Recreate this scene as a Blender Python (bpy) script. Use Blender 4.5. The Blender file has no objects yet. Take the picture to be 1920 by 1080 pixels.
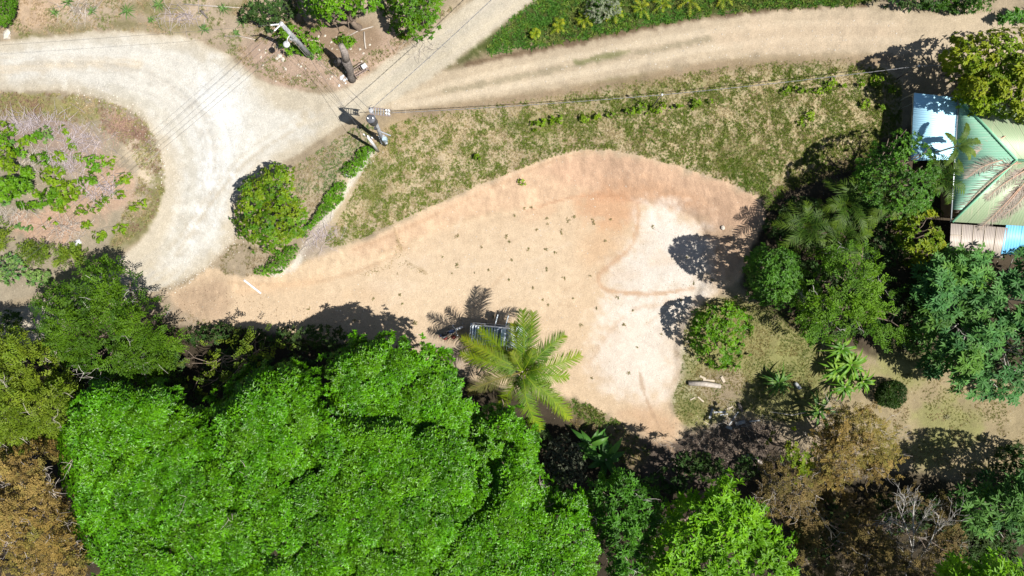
import bpy, math, random
import numpy as np
from mathutils import Vector, Matrix

# ------------------------------------------------------------------ camera, sky, sun, exposure
scene = bpy.context.scene
COL = scene.collection
C = 56.0                       # flying height of the drone over the clearing, metres
S = C / 1280.0                 # metres on the ground per pixel of the image (1920 x 1080)

cam_d = bpy.data.cameras.new("camera")
cam_d.lens = 24.0
cam_d.sensor_width = 36.0
cam_d.clip_start = 0.5
cam_d.clip_end = 3000.0
cam = bpy.data.objects.new("camera", cam_d)
COL.objects.link(cam)
cam.location = (0, 0, C)
cam.rotation_euler = (0, 0, 0)
scene.camera = cam

SUN_EL = math.radians(58.0)
SUN_XY = Vector((0.91, -0.42)).normalized()          # towards the sun
sun_dir = Vector((SUN_XY.x * math.cos(SUN_EL), SUN_XY.y * math.cos(SUN_EL), math.sin(SUN_EL)))

world = bpy.data.worlds.new("World")
scene.world = world
world.use_nodes = True
wn = world.node_tree
bg = wn.nodes["Background"]
sky = wn.nodes.new("ShaderNodeTexSky")
sky.sky_type = 'NISHITA'
sky.sun_disc = False
sky.sun_elevation = SUN_EL
sky.sun_rotation = math.atan2(SUN_XY.x, SUN_XY.y)
wn.links.new(sky.outputs[0], bg.inputs[0])
bg.inputs[1].default_value = 0.05

sun_d = bpy.data.lights.new("sun", 'SUN')
sun_d.energy = 5.0
sun_d.angle = math.radians(0.5)
sun_d.color = (1.0, 0.955, 0.885)
sun = bpy.data.objects.new("sun", sun_d)
COL.objects.link(sun)
sun.rotation_euler = (-sun_dir).to_track_quat('-Z', 'Y').to_euler()
sun.location = (40, -20, 80)

vs = scene.view_settings
vs.view_transform = 'Standard'
vs.look = 'None'
vs.exposure = 0.72
vs.gamma = 1.0
vs.use_curve_mapping = False

rng = np.random.default_rng(11)
random.seed(11)

# ------------------------------------------------------------------ numeric helpers
def at(u, v, z=0.0):
    """image pixel position (u right, v down, origin top left) at height z -> world point"""
    k = S * (1.0 - z / C)
    return np.array([(u - 960.0) * k, (540.0 - v) * k, z])

def atv(u, v, z):
    k = S * (1.0 - z / C)
    return np.stack([(u - 960.0) * k, (540.0 - v) * k, z], -1)

_tab = np.random.default_rng(5).random((256, 256))
def vnoise(x, y):
    xi = np.floor(x).astype(int); yi = np.floor(y).astype(int)
    fx = x - xi; fy = y - yi
    fx = fx * fx * (3 - 2 * fx); fy = fy * fy * (3 - 2 * fy)
    a = _tab[xi & 255, yi & 255]; b = _tab[(xi + 1) & 255, yi & 255]
    c = _tab[xi & 255, (yi + 1) & 255]; d = _tab[(xi + 1) & 255, (yi + 1) & 255]
    return (a * (1 - fx) + b * fx) * (1 - fy) + (c * (1 - fx) + d * fx) * fy
def fbm(u, v, size, octv=4, seed=0):
    x = np.asarray(u, float) / size + seed * 17.3 + 400; y = np.asarray(v, float) / size + seed * 31.7 + 400
    s = 0; a = 0.5; t = 0
    for i in range(octv):
        s = s + a * vnoise(x, y); t += a
        x = x * 2.03 + 11.1; y = y * 2.03 + 7.7; a *= 0.5
    return s / t - 0.5
def sstep(a, b, x):
    t = np.clip((x - a) / (b - a), 0, 1)
    return t * t * (3 - 2 * t)

def inside(poly, u, v):
    poly = np.asarray(poly, float); r = np.zeros(u.shape, bool)
    x1, y1 = poly[-1]
    for x2, y2 in poly:
        if y1 != y2:
            c = ((y1 > v) != (y2 > v)) & (u < (x2 - x1) * (v - y1) / (y2 - y1) + x1)
            r ^= c
        x1, y1 = x2, y2
    return r
def segdist(pts, u, v, closed=False):
    pts = np.asarray(pts, float)
    n = len(pts); best = np.full(u.shape, 1e9)
    for i in range(n if closed else n - 1):
        ax, ay = pts[i]; bx, by = pts[(i + 1) % n]
        dx, dy = bx - ax, by - ay
        t = np.clip(((u - ax) * dx + (v - ay) * dy) / (dx * dx + dy * dy + 1e-9), 0, 1)
        best = np.minimum(best, (u - ax - t * dx) ** 2 + (v - ay - t * dy) ** 2)
    return np.sqrt(best)
def sdf(poly, u, v):
    """signed distance, positive inside"""
    d = segdist(poly, u, v, True)
    return np.where(inside(poly, u, v), d, -d)
def smooth_poly(poly, it=2):
    p = np.asarray(poly, float)
    for _ in range(it):
        q = np.roll(p, -1, 0)
        p = np.stack([p * .75 + q * .25, p * .25 + q * .75], 1).reshape(-1, 2)
    return p
def smooth_line(pts, it=2):
    p = np.asarray(pts, float)
    for _ in range(it):
        a = p[:-1] * .75 + p[1:] * .25; b = p[:-1] * .25 + p[1:] * .75
        p = np.concatenate([p[:1], np.stack([a, b], 1).reshape(-1, p.shape[1]), p[-1:]])
    return p
def ell(u, v, ru, rv=None, n=16, jit=.14, rot=0.0):
    rv = ru if rv is None else rv
    a = np.linspace(0, 2 * np.pi, n, endpoint=False)
    k = 1 + jit * (rng.random(n) * 2 - 1)
    x = np.cos(a) * ru * k; y = np.sin(a) * rv * k
    c, s = math.cos(rot), math.sin(rot)
    return np.stack([u + x * c - y * s, v + x * s + y * c], 1)

# ------------------------------------------------------------------ object helpers
def tag(o, label=None, cat=None, group=None, kind=None):
    if label: o["label"] = label
    if cat: o["category"] = cat
    if group: o["group"] = group
    if kind: o["kind"] = kind
    return o
def empty(name, loc, label, cat, group=None, rotz=0.0):
    o = bpy.data.objects.new(name, None)
    o.empty_display_size = 0.2
    COL.objects.link(o)
    o.location = tuple(float(c) for c in loc); o.rotation_euler = (0, 0, rotz)
    return tag(o, label, cat, group)
class MB:
    def __init__(self): self.v = []; self.f = []
    def add(self, verts, faces):
        o = len(self.v)
        self.v += [tuple(float(c) for c in p) for p in verts]
        self.f += [tuple(i + o for i in f) for f in faces]
        return self
    def box(self, c, s, M=None):
        x, y, z = c; a, b, d = s[0] / 2, s[1] / 2, s[2] / 2
        P = [(x - a, y - b, z - d), (x + a, y - b, z - d), (x + a, y + b, z - d), (x - a, y + b, z - d),
             (x - a, y - b, z + d), (x + a, y - b, z + d), (x + a, y + b, z + d), (x - a, y + b, z + d)]
        if M is not None: P = [tuple(M @ Vector(p)) for p in P]
        return self.add(P, [(3, 2, 1, 0), (4, 5, 6, 7), (0, 1, 5, 4), (1, 2, 6, 5), (2, 3, 7, 6), (3, 0, 4, 7)])
    def tube(self, pts, rad, n=6, cap=True):
        pts = [Vector([float(c) for c in p]) for p in pts]
        if not hasattr(rad, '__len__'): rad = [rad] * len(pts)
        verts = []; prev = None
        for i, p in enumerate(pts):
            t = (pts[min(i + 1, len(pts) - 1)] - pts[max(i - 1, 0)])
            if t.length < 1e-6: t = Vector((0, 0, 1))
            t.normalize()
            ref = prev if prev is not None else (Vector((1, 0, 0)) if abs(t.x) < .8 else Vector((0, 1, 0)))
            a = (ref - t * ref.dot(t)).normalized(); b = t.cross(a); prev = a
            for k in range(n):
                th = 2 * math.pi * k / n
                verts.append(p + (a * math.cos(th) + b * math.sin(th)) * rad[i])
        F = []
        for i in range(len(pts) - 1):
            for k in range(n):
                F.append((i * n + k, i * n + (k + 1) % n, (i + 1) * n + (k + 1) % n, (i + 1) * n + k))
        if cap:
            F.append(tuple(range(n))[::-1]); F.append(tuple(range((len(pts) - 1) * n, len(pts) * n)))
        return self.add(verts, F)
    def lathe(self, prof, n=16, M=None):
        V = []; F = []
        for r, z in prof:
            for k in range(n):
                a = 2 * math.pi * k / n
                p = Vector((r * math.cos(a), r * math.sin(a), z))
                V.append(M @ p if M is not None else p)
        for i in range(len(prof) - 1):
            for k in range(n):
                F.append((i * n + k, i * n + (k + 1) % n, (i + 1) * n + (k + 1) % n, (i + 1) * n + k))
        F.append(tuple(range(n))[::-1]); F.append(tuple(range((len(prof) - 1) * n, len(prof) * n)))
        return self.add(V, F)
    def build(self, name, mat, parent=None, smooth=False, bevel=0, origin=None):
        me = bpy.data.meshes.new(name)
        v = self.v
        if origin is not None:
            v = [(a - origin[0], b - origin[1], c - origin[2]) for a, b, c in v]
        me.from_pydata(v, [], self.f); me.update()
        if smooth: me.polygons.foreach_set('use_smooth', [True] * len(me.polygons))
        me.materials.append(mat)
        o = bpy.data.objects.new(name, me); COL.objects.link(o)
        if parent is not None: o.parent = parent
        elif origin is not None: o.location = tuple(float(c) for c in origin)
        if bevel:
            m = o.modifiers.new('bevel', 'BEVEL'); m.width = bevel; m.segments = 2; m.limit_method = 'ANGLE'
        return o
def wb(root):                  # world origin of a thing, for parts modelled in world space
    return tuple(root.location)

# ------------------------------------------------------------------ materials
def nt(name):
    m = bpy.data.materials.new(name); m.use_nodes = True
    t = m.node_tree; return m, t, t.nodes['Principled BSDF'], t.nodes['Material Output']
GREYW = None
def simple(name, col, rough=.7, metal=0, var=.25, scale=6.0, spec=.4, bump=0.0):
    m, t, b, o = nt(name); N = t.nodes; L = t.links
    tc = N.new('ShaderNodeTexCoord')
    n = N.new('ShaderNodeTexNoise'); n.inputs['Scale'].default_value = scale; n.inputs['Detail'].default_value = 5
    L.new(tc.outputs['Object'], n.inputs['Vector'])
    mx = N.new('ShaderNodeMix'); mx.data_type = 'RGBA'
    mx.inputs[6].default_value = tuple(c * (1 - var) for c in col) + (1,)
    mx.inputs[7].default_value = tuple(min(1, c * (1 + var)) for c in col) + (1,)
    rp = N.new('ShaderNodeMapRange'); rp.inputs[1].default_value = .3; rp.inputs[2].default_value = .7
    L.new(n.outputs[0], rp.inputs[0]); L.new(rp.outputs[0], mx.inputs[0]); L.new(mx.outputs[2], b.inputs['Base Color'])
    b.inputs['Roughness'].default_value = rough; b.inputs['Metallic'].default_value = metal
    b.inputs['Specular IOR Level'].default_value = spec
    if bump:
        bp = N.new('ShaderNodeBump'); bp.inputs['Strength'].default_value = bump; bp.inputs['Distance'].default_value = .02
        L.new(n.outputs[0], bp.inputs['Height']); L.new(bp.outputs[0], b.inputs['Normal'])
    return m
def leafmat(name, rough=.5, trans=.22, spec=.35):
    m, t, b, o = nt(name); N = t.nodes; L = t.links
    a = N.new('ShaderNodeAttribute'); a.attribute_name = 'tint'
    L.new(a.outputs['Color'], b.inputs['Base Color'])
    b.inputs['Roughness'].default_value = rough; b.inputs['Specular IOR Level'].default_value = spec
    tr = N.new('ShaderNodeBsdfTranslucent')
    g = N.new('ShaderNodeMix'); g.data_type = 'RGBA'; g.blend_type = 'MULTIPLY'; g.inputs[0].default_value = 1
    L.new(a.outputs['Color'], g.inputs[6]); g.inputs[7].default_value = (1.2, 1.3, .3, 1)
    L.new(g.outputs[2], tr.inputs[0])
    ms = N.new('ShaderNodeMixShader'); ms.inputs[0].default_value = trans
    L.new(b.outputs[0], ms.inputs[1]); L.new(tr.outputs[0], ms.inputs[2]); L.new(ms.outputs[0], o.inputs[0])
    return m
LEAF = leafmat('leaf', .55, .25, .2); LEAFG = leafmat('leaf_glossy', .45, .25, .22); LEAFD = leafmat('leaf_dry', .85, .12, .1)
LEAFC = leafmat('leaf_canopy', .36, .22, .30)
BARK = simple('bark', (.17, .13, .10), .9, var=.4, scale=9, bump=.5)
BARKP = simple('bark_pale', (.36, .34, .31), .85, var=.3, scale=7, bump=.3)
TWIG = simple('dry_twig', (.36, .32, .28), .9, var=.25)
DEADWOOD = simple('dead_wood', (.12, .105, .095), .95, var=.45, scale=8, bump=.6)
GREYW = simple('grey_board', (.30, .31, .32), .8, var=.2, scale=5)
PLANK = simple('sawn_wood', (.40, .34, .26), .8, var=.25, scale=5)
CONCRETE = simple('concrete', (.30, .31, .33), .85, var=.25, scale=3)
STEEL = simple('galvanised_steel', (.50, .53, .57), .45, .6, .2)
DARKM = simple('dark_metal', (.05, .055, .065), .55, .3, .3)
RUST = simple('rusty_steel', (.26, .20, .18), .8, .2, .4, 12)
WHITE = simple('white_paint', (.50, .51, .52), .45, 0, .06)
CARP = simple('shaded_car_paint', (.62, .70, .76), .28, 0, .05, spec=.6)  # white body; the blue tint is palm shade put into the colour
RACK = simple('shaded_rack_paint', (.72, .78, .83), .35, 0, .06)  # white rack with bluish shade and sky sheen put into its colour
BLACK = simple('black_rubber', (.02, .02, .022), .75, 0, .3)
NAVY = simple('navy_plastic', (.05, .08, .16), .35, 0, .2)
RED = simple('dark_red_cloth', (.16, .035, .03), .85, 0, .3)
CABLE = simple('cable_black', (.10, .10, .105), .6, 0, .2)
CABLEP = simple('cable_bare', (.45, .45, .46), .5, .5, .1)
PORC = simple('porcelain', (.78, .80, .82), .3, 0, .05)
PALMTRUNK = simple('palm_trunk', (.30, .26, .20), .9, 0, .35, 10, bump=.5)
STONE = simple('pale_stone', (.46, .42, .36), .9, 0, .25, 4)
WALL = simple('house_wall', (.34, .22, .14), .85, 0, .2, 2)
def glassmat():
    m, t, b, o = nt('glass'); b.inputs['Base Color'].default_value = (.03, .045, .05, 1)
    b.inputs['Roughness'].default_value = .08; b.inputs['Specular IOR Level'].default_value = .8
    return m
GLASS = glassmat()
def roofmat(name, col, stain, amt, axis='X'):
    m, t, b, o = nt(name); N = t.nodes; L = t.links
    tc = N.new('ShaderNodeTexCoord'); mp = N.new('ShaderNodeMapping')
    mp.inputs['Scale'].default_value = (.5, 6, 1) if axis == 'X' else (6, .5, 1)
    L.new(tc.outputs['Object'], mp.inputs[0])
    n = N.new('ShaderNodeTexNoise'); n.inputs['Scale'].default_value = 1.3; n.inputs['Detail'].default_value = 6
    L.new(mp.outputs[0], n.inputs['Vector'])
    rp = N.new('ShaderNodeMapRange'); rp.inputs[1].default_value = .52; rp.inputs[2].default_value = .75; rp.inputs[4].default_value = amt
    L.new(n.outputs[0], rp.inputs[0])
    mx = N.new('ShaderNodeMix'); mx.data_type = 'RGBA'
    mx.inputs[6].default_value = col + (1,); mx.inputs[7].default_value = stain + (1,)
    L.new(rp.outputs[0], mx.inputs[0]); L.new(mx.outputs[2], b.inputs['Base Color'])
    b.inputs['Roughness'].default_value = .5; b.inputs['Metallic'].default_value = .05
    return m
BLUE = roofmat('blue_roof_sheet', (.40, .70, .88), (.32, .56, .72), .6)
BLUE2 = roofmat('blue_roof_sheet_deep', (.16, .48, .80), (.28, .52, .7), .6, 'Y')
GREEN = roofmat('green_roof_sheet', (.23, .45, .33), (.36, .48, .38), .9)
GREENY = roofmat('green_roof_mossy', (.28, .36, .22), (.42, .42, .30), .9, 'Y')
GREYR = roofmat('grey_translucent_sheet', (.38, .33, .29), (.50, .45, .38), .8, 'Y')

# ------------------------------------------------------------------ terrain height
ROAD = smooth_poly([(-400, 100), (0, 80), (100, 68), (200, 57), (290, 62), (370, 75), (425, 103), (470, 138), (510, 163), (565, 172),
        (625, 176), (665, 158), (720, 118), (800, 62), (860, 20), (930, -40), (1080, -150), (1180, -150), (1035, -25), (960, 32), (880, 92),
        (825, 133), (790, 158), (740, 190), (690, 205), (650, 225), (590, 268), (540, 302), (480, 332), (442, 372), (440, 420), (440, 445),
        (410, 480), (370, 512), (330, 532), (290, 540), (240, 560), (150, 610), (60, 650), (-100, 690), (-400, 760), (-400, 690), (-100, 625), (0, 590), (90, 560), (170, 520),
        (230, 480), (270, 445), (298, 395), (313, 345), (306, 295), (285, 240), (250, 206), (200, 186), (130, 173), (60, 170), (-400, 185)], 1)
TRACK = smooth_poly([(760, 176), (820, 138), (880, 125), (1000, 99), (1100, 81), (1200, 60), (1330, 35), (1450, 22), (1600, 14), (1700, 20), (1790, 30), (2300, 10), (2300, 110),
         (1830, 110), (1740, 110), (1690, 100), (1600, 97), (1450, 100), (1330, 111), (1200, 136), (1060, 160), (960, 176), (860, 191), (770, 203), (700, 209)], 1)
CLEAR = smooth_poly([(395, 500), (440, 520), (490, 516), (560, 492), (640, 466), (740, 427), (800, 392), (880, 357), (960, 322), (1040, 290), (1100, 278), (1160, 281),
         (1240, 301), (1320, 332), (1390, 352), (1435, 378), (1430, 425), (1405, 465), (1400, 510), (1360, 545), (1305, 575), (1272, 640), (1278, 700),
         (1250, 760), (1292, 812), (1250, 835), (1200, 815), (1130, 772), (1060, 738), (900, 720), (800, 670), (650, 640), (450, 615), (390, 605), (330, 575), (320, 545), (370, 520)], 1)
FLOOR = smooth_poly([(440, 545), (480, 540), (600, 522), (700, 492), (760, 462), (850, 420), (980, 394), (1080, 369), (1140, 365), (1200, 380), (1250, 388), (1295, 402), (1322, 432),
         (1328, 500), (1310, 545), (1290, 580), (1262, 640), (1266, 700), (1240, 760), (1270, 805), (1250, 820), (1200, 800), (1130, 760), (1060, 725), (900, 705), (800, 660), (650, 632), (450, 605), (400, 590)], 1)
_cp = np.array([(500, 500, .6), (640, 440, 1.0), (740, 400, 1.4), (900, 320, 1.8), (1050, 260, 2.3), (1200, 270, 2.5), (1400, 330, 2.1), (1470, 480, 1.2), (1350, 620, .25), (1290, 780, 0),
    (1180, 850, -.3), (900, 780, -.3), (700, 700, -.2), (500, 640, -.1), (330, 640, 0), (300, 800, -1), (300, 100, 1.0), (500, 250, 1.0), (700, 190, 1.6), (640, 120, 2.0), (900, 60, 2.2),
    (1200, 90, 2.5), (1700, 60, 2.4), (1750, 250, 1.5), (1750, 400, 1.0), (1850, 600, .5), (1850, 820, 0), (1000, 1000, -2), (200, 600, .2), (330, 450, .5), (120, 300, 1.9), (60, 420, 1.4),
    (40, 520, .4), (-200, 100, 1.0), (-200, 600, 0), (-300, 900, -1), (600, 1200, -2), (1500, 1000, -.8), (1900, 1100, -.5), (2200, 600, 1), (2200, 0, 2.4), (1000, -200, 3), (300, -100, 2), (250, 30, 1.3)], float)
def terrain(u, v):
    u = np.asarray(u, float); v = np.asarray(v, float)
    num = 0; den = 0
    for a, b, h in _cp:
        w = 1.0 / (((u - a) ** 2 + (v - b) ** 2) + 2500.0) ** 1.6
        num = num + w * h; den = den + w
    n = num / den
    n = n + fbm(u, v, 90, 4, 1) * .35
    dF = np.maximum(-sdf(FLOOR, u, v), 0); dO = np.maximum(sdf(CLEAR, u, v), 0)
    t = np.where(dF <= 0, 0, dF / (dF + dO + 1e-6))
    t = np.where(dO <= 0, 1, t)
    t = t ** .8
    far = sstep(0, 300, np.maximum(np.maximum(-240 - u, u - 2160), np.maximum(-240 - v, v - 1320)))
    z = (n * (t * (1 - far))) + fbm(u, v, 60, 3, 2) * .10
    # ruts and washed lines in the clearing, wheel ruts on the track
    z = z + fbm(u, v, 12, 3, 3) * .07 * sstep(-5, 25, -sdf(ROAD, u, v)) * np.where(dF <= 0, .35, 1)
    return z
def gz(u, v): return float(terrain(np.array([u], float), np.array([v], float))[0])
def g(u, v, up=0.0):
    """point on (or 'up' above) the ground"""
    z = gz(u, v); p = at(u, v, z); p[2] += up
    return p
def gv(u, v):
    return atv(u, v, terrain(u, v))

# ------------------------------------------------------------------ the ground sheet (split into ground, road, track, clearing)
STEP = 4.0
cu = np.arange(-260, 2181, STEP); cv = np.arange(-260, 1341, STEP)
ext = np.array([40, 120, 300, 700, 1500, 3000, 6000, 12000, 25000], float)
cu = np.concatenate([cu[0] - ext[::-1], cu, cu[-1] + ext]); cv = np.concatenate([cv[0] - ext[::-1], cv, cv[-1] + ext])
nu, nv = len(cu), len(cv)
U, V = np.meshgrid(cu, cv)
u = U.ravel(); v = V.ravel()
z = terrain(u, v)
GV = atv(u, v, z)
col = np.empty((len(u), 3)); col[:] = (.36, .285, .185)
grain = np.full(len(u), .5)
n1 = fbm(u, v, 45, 5, 4); n2 = fbm(u, v, 16, 4, 5); n3 = fbm(u, v, 150, 4, 6); n4 = fbm(u, v, 9, 3, 8)
def lay(w, c, gr=None):
    global col, grain
    w = np.clip(w, 0, 1); col = col * (1 - w[:, None]) + np.array(c) * w[:, None]
    if gr is not None: grain = grain * (1 - w) + gr * w
def zone(poly, c, f=12, k=1.0, jit=18, gr=None, sm=1):
    poly = smooth_poly(poly, sm) if sm else np.asarray(poly, float)
    lo = poly.min(0) - f - jit - 5; hi = poly.max(0) + f + jit + 5
    m = (u > lo[0]) & (u < hi[0]) & (v > lo[1]) & (v < hi[1])
    w = np.zeros(len(u)); d = sdf(poly, u[m], v[m]) + jit * 2 * (n1[m] * .6 + n2[m] * .7 + n4[m] * .5)
    w[m] = sstep(-f, f, d) * k
    lay(w, c, gr)
def stroke(pts, wd, c, k=1.0, jit=5, gr=None):
    pts = smooth_line(pts, 2)
    lo = pts.min(0) - wd * 2 - jit * 2; hi = pts.max(0) + wd * 2 + jit * 2
    m = (u > lo[0]) & (u < hi[0]) & (v > lo[1]) & (v < hi[1])
    w = np.zeros(len(u)); d = segdist(pts, u[m], v[m]) + jit * 2 * (n2[m] + n4[m] * .6)
    w[m] = (1 - sstep(wd * .35, wd * 1.1, d)) * k
    lay(w, c, gr)
DRY = (.36, .28, .19); VERGE = (.29, .24, .14); GRN = (.13, .155, .04); SOIL = (.50, .30, .18); SHADED_LITTER = (.11, .085, .055)
TAN = (.60, .445, .285); ORANGE = (.52, .275, .14); PALE = (.66, .60, .52)
# broad tones
zone([(-300, -300), (1000, -300), (700, 180), (420, 100), (250, 50), (-300, 90)], (.43, .335, .23), 30, 1, 25)
zone([(480, 60), (560, 40), (700, 60), (760, 40), (760, 90), (680, 150), (600, 175), (510, 160), (440, 110)], (.46, .325, .235), 15, .9, 18)
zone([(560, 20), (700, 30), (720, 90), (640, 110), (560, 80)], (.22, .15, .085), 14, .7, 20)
zone([(30, -20), (110, -20), (120, 30), (70, 60), (20, 70)], (.52, .37, .24), 12, .8, 14)
for e in [(130, 55, 40, 14), (280, 15, 60, 14), (240, 45, 40, 14), (330, 50, 50, 10), (60, 70, 35, 10), (450, 15, 50, 12)]:
    zone(ell(*e), (.17, .16, .05), 12, .7, 16)
zone([(860, 110), (960, 30), (1060, -40), (1700, -40), (1640, 8), (1450, 18), (1330, 32), (1200, 55), (1000, 95), (880, 122), (830, 132)], (.12, .15, .035), 9, 1, 12)
zone([(860, 118), (980, 72), (1080, 78), (1000, 98), (880, 126), (830, 134)], (.30, .22, .14), 12, .85, 14)
stroke([(880, 122), (1000, 96), (1200, 57), (1330, 33), (1450, 20), (1620, 12)], 9, (.20, .13, .075), .8, 5)
# grass bank
zone([(720, 205), (960, 176), (1200, 136), (1450, 100), (1690, 100), (1690, 300), (1500, 400), (1390, 350), (1240, 300), (1100, 278), (960, 322), (800, 392), (640, 466), (560, 490), (640, 330)],
     (.50, .395, .24), 14, 1, 12)
zone([(1000, 190), (1250, 150), (1650, 130), (1680, 250), (1500, 330), (1380, 345), (1240, 295), (1100, 272), (1000, 270)], (.40, .33, .175), 30, .7, 40)
for e in [(1250, 160, 90, 10), (1480, 125, 130, 12), (1380, 285, 45, 30), (1420, 335, 35, 18), (1000, 235, 60, 14), (700, 330, 20, 60), (1150, 145, 60, 8)]:
    zone(ell(*e), (.22, .22, .075), 16, .65, 20)
zone([(700, 212), (860, 193), (1060, 163), (1200, 140), (1330, 115), (1450, 103), (1690, 103), (1690, 120), (1450, 128), (1200, 158), (1000, 190), (850, 215), (760, 225)], (.27, .19, .115), 10, .75, 14)
zone([(600, 300), (650, 250), (700, 240), (680, 300), (640, 340), (600, 380), (560, 400), (560, 330)], (.42, .34, .225), 18, .8, 18)
zone([(690, 225), (745, 215), (780, 250), (730, 290), (690, 300)], (.40, .29, .16), 16, .7, 16)
# road margins
zone([(400, 470), (440, 440), (500, 470), (540, 470), (500, 515), (430, 525), (405, 500)], (.36, .285, .19), 12, .9, 14)
zone([(300, 560), (330, 540), (400, 540), (430, 570), (400, 610), (330, 620)], (.40, .31, .21), 15, .9, 18)
# island on the left
zone([(-300, 172), (0, 172), (130, 174), (200, 187), (250, 207), (285, 241), (306, 296), (313, 346), (298, 396), (265, 445), (200, 490), (90, 555), (-300, 620)], (.33, .275, .19), 6, 1, 8)
zone([(190, 290), (240, 310), (260, 340), (230, 380), (180, 420), (60, 440), (20, 420), (100, 380), (150, 340)], (.47, .30, .205), 18, .7, 30)
zone([(20, 390), (140, 410), (130, 450), (20, 450)], (.48, .30, .20), 12, .7, 22)
zone([(-20, 205), (120, 205), (170, 250), (200, 300), (130, 330), (80, 290), (-20, 260)], (.33, .24, .19), 20, .8, 24)
zone([(215, 215), (262, 225), (285, 262), (262, 275), (225, 245)], (.26, .15, .11), 10, .85, 12)
zone([(235, 260), (280, 290), (290, 330), (265, 345), (240, 300)], (.56, .46, .32), 14, .8, 18)
zone([(-20, 175), (130, 178), (190, 205), (180, 235), (100, 215), (-20, 225)], (.27, .24, .08), 12, .8, 16)
stroke([(300, 330), (300, 380), (270, 425), (220, 455)], 20, (.22, .21, .07), .75, 10)
zone([(80, 540), (190, 470), (240, 470), (190, 510), (110, 560)], (.30, .28, .12), 10, .7, 12)
# under the wood
zone([(330, 620), (460, 612), (620, 640), (800, 665), (900, 720), (1050, 745), (1130, 790), (1200, 830), (1290, 860), (1440, 800), (1500, 900), (1540, 1400), (-400, 1400), (-400, 650), (60, 650), (280, 580)], SHADED_LITTER, 12, 1, 14)  # leaf litter, darkened further to carry the shade of the wood
zone([(1180, 820), (1290, 812), (1380, 780), (1480, 800), (1420, 900), (1260, 930), (1180, 880)], (.17, .13, .10), 16, 1, 20)  # soil tone lowered to paint in the trees' shade
zone([(1080, 745), (1160, 790), (1220, 850), (1190, 890), (1120, 840), (1060, 760)], (.26, .20, .10), 16, .8, 18)
zone([(1290, 560), (1420, 560), (1520, 600), (1560, 760), (1480, 800), (1380, 770), (1290, 815), (1250, 760), (1280, 700), (1275, 640)], (.27, .25, .095), 10, 1, 14)
zone([(1300, 690), (1400, 690), (1400, 760), (1320, 770)], (.33, .25, .17), 16, .8, 20)
zone([(1260, 730), (1320, 730), (1300, 800), (1265, 780)], (.22, .21, .07), 14, .7, 14)
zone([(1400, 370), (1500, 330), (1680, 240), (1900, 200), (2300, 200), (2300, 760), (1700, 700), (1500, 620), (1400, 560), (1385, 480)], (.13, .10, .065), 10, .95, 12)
zone([(1500, 640), (1700, 690), (2300, 700), (2300, 900), (1760, 900), (1680, 870), (1560, 780)], (.34, .27, .15), 14, 1, 20)
for e in [(1780, 800, 60, 50), (1740, 850, 40, 30), (1690, 690, 50, 40), (1500, 700, 60, 60)]:
    zone(ell(*e), (.25, .25, .085), 20, .8, 26)
zone([(1500, 880), (1700, 880), (1800, 900), (2300, 880), (2300, 1400), (1500, 1400)], (.12, .095, .06), 20, 1, 24)  # litter brown with the shade under the trees darkened in
# clearing
zone(CLEAR, TAN, 5, 1, 5, .7, 0)
zone([(640, 470), (740, 430), (880, 360), (1040, 294), (1100, 282), (1240, 305), (1390, 357), (1430, 380), (1420, 440), (1390, 500), (1335, 530), (1322, 430), (1250, 388), (1140, 363), (980, 390), (850, 415), (700, 490)], (.60, .41, .26), 8, .9, 8)
zone([(1000, 320), (1060, 292), (1160, 290), (1260, 312), (1400, 362), (1430, 385), (1410, 440), (1330, 420), (1280, 396), (1200, 376), (1120, 360), (1040, 345)], (.575, .37, .235), 14, .85, 16)
zone([(1130, 335), (1250, 345), (1330, 380), (1300, 400), (1210, 376), (1130, 362)], (.54, .31, .17), 14, .6, 18)
zone([(1080, 370), (1130, 363), (1195, 378), (1190, 420), (1150, 440), (1090, 400)], ORANGE, 16, .65, 22)
zone([(980, 400), (1050, 385), (1040, 405), (980, 420)], ORANGE, 12, .35, 14)
zone([(1100, 430), (1180, 410), (1170, 470), (1110, 500), (1080, 480)], (.56, .35, .19), 24, .5, 26)
zone([(1200, 390), (1260, 392), (1318, 440), (1322, 500), (1308, 545), (1240, 550), (1150, 545), (1140, 520), (1190, 480), (1208, 440)], PALE, 34, .9, 34, .5)
zone([(1140, 560), (1250, 556), (1300, 575), (1262, 640), (1262, 700), (1240, 760), (1210, 760), (1150, 740), (1110, 690), (1125, 620)], (.68, .58, .475), 30, .9, 30, .25)
zone([(1130, 565), (1290, 560), (1270, 600), (1140, 590)], (.70, .63, .54), 18, .8, 20)
zone([(600, 520), (900, 430), (1060, 420), (1080, 560), (900, 600), (700, 600)], (.64, .49, .325), 50, .8, 30)
zone([(1215, 400), (1300, 420), (1312, 500), (1300, 550), (1262, 640), (1262, 740), (1200, 740), (1160, 660), (1200, 560), (1240, 500)], (.70, .63, .54), 60, .55, 40, .5)
for q in range(26):   # faint scrape marks of the digger and rills
    a0 = rng.random() * 560 + 700; b0_ = 430 + rng.random() * 190; th_ = -.35 + rng.normal() * .35; l_ = 30 + rng.random() * 90
    stroke([(a0, b0_), (a0 + l_ * .5 * math.cos(th_), b0_ + l_ * .5 * math.sin(th_) + rng.normal() * 5), (a0 + l_ * math.cos(th_), b0_ + l_ * math.sin(th_))], 2.5 + rng.random() * 2, [(.50, .35, .21), (.70, .56, .40), (.54, .40, .26)][q % 3], .25 + .25 * rng.random(), 3)
zone([(1250, 760), (1285, 800), (1255, 835), (1200, 810), (1150, 760)], (.52, .34, .20), 18, .8, 20)
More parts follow.
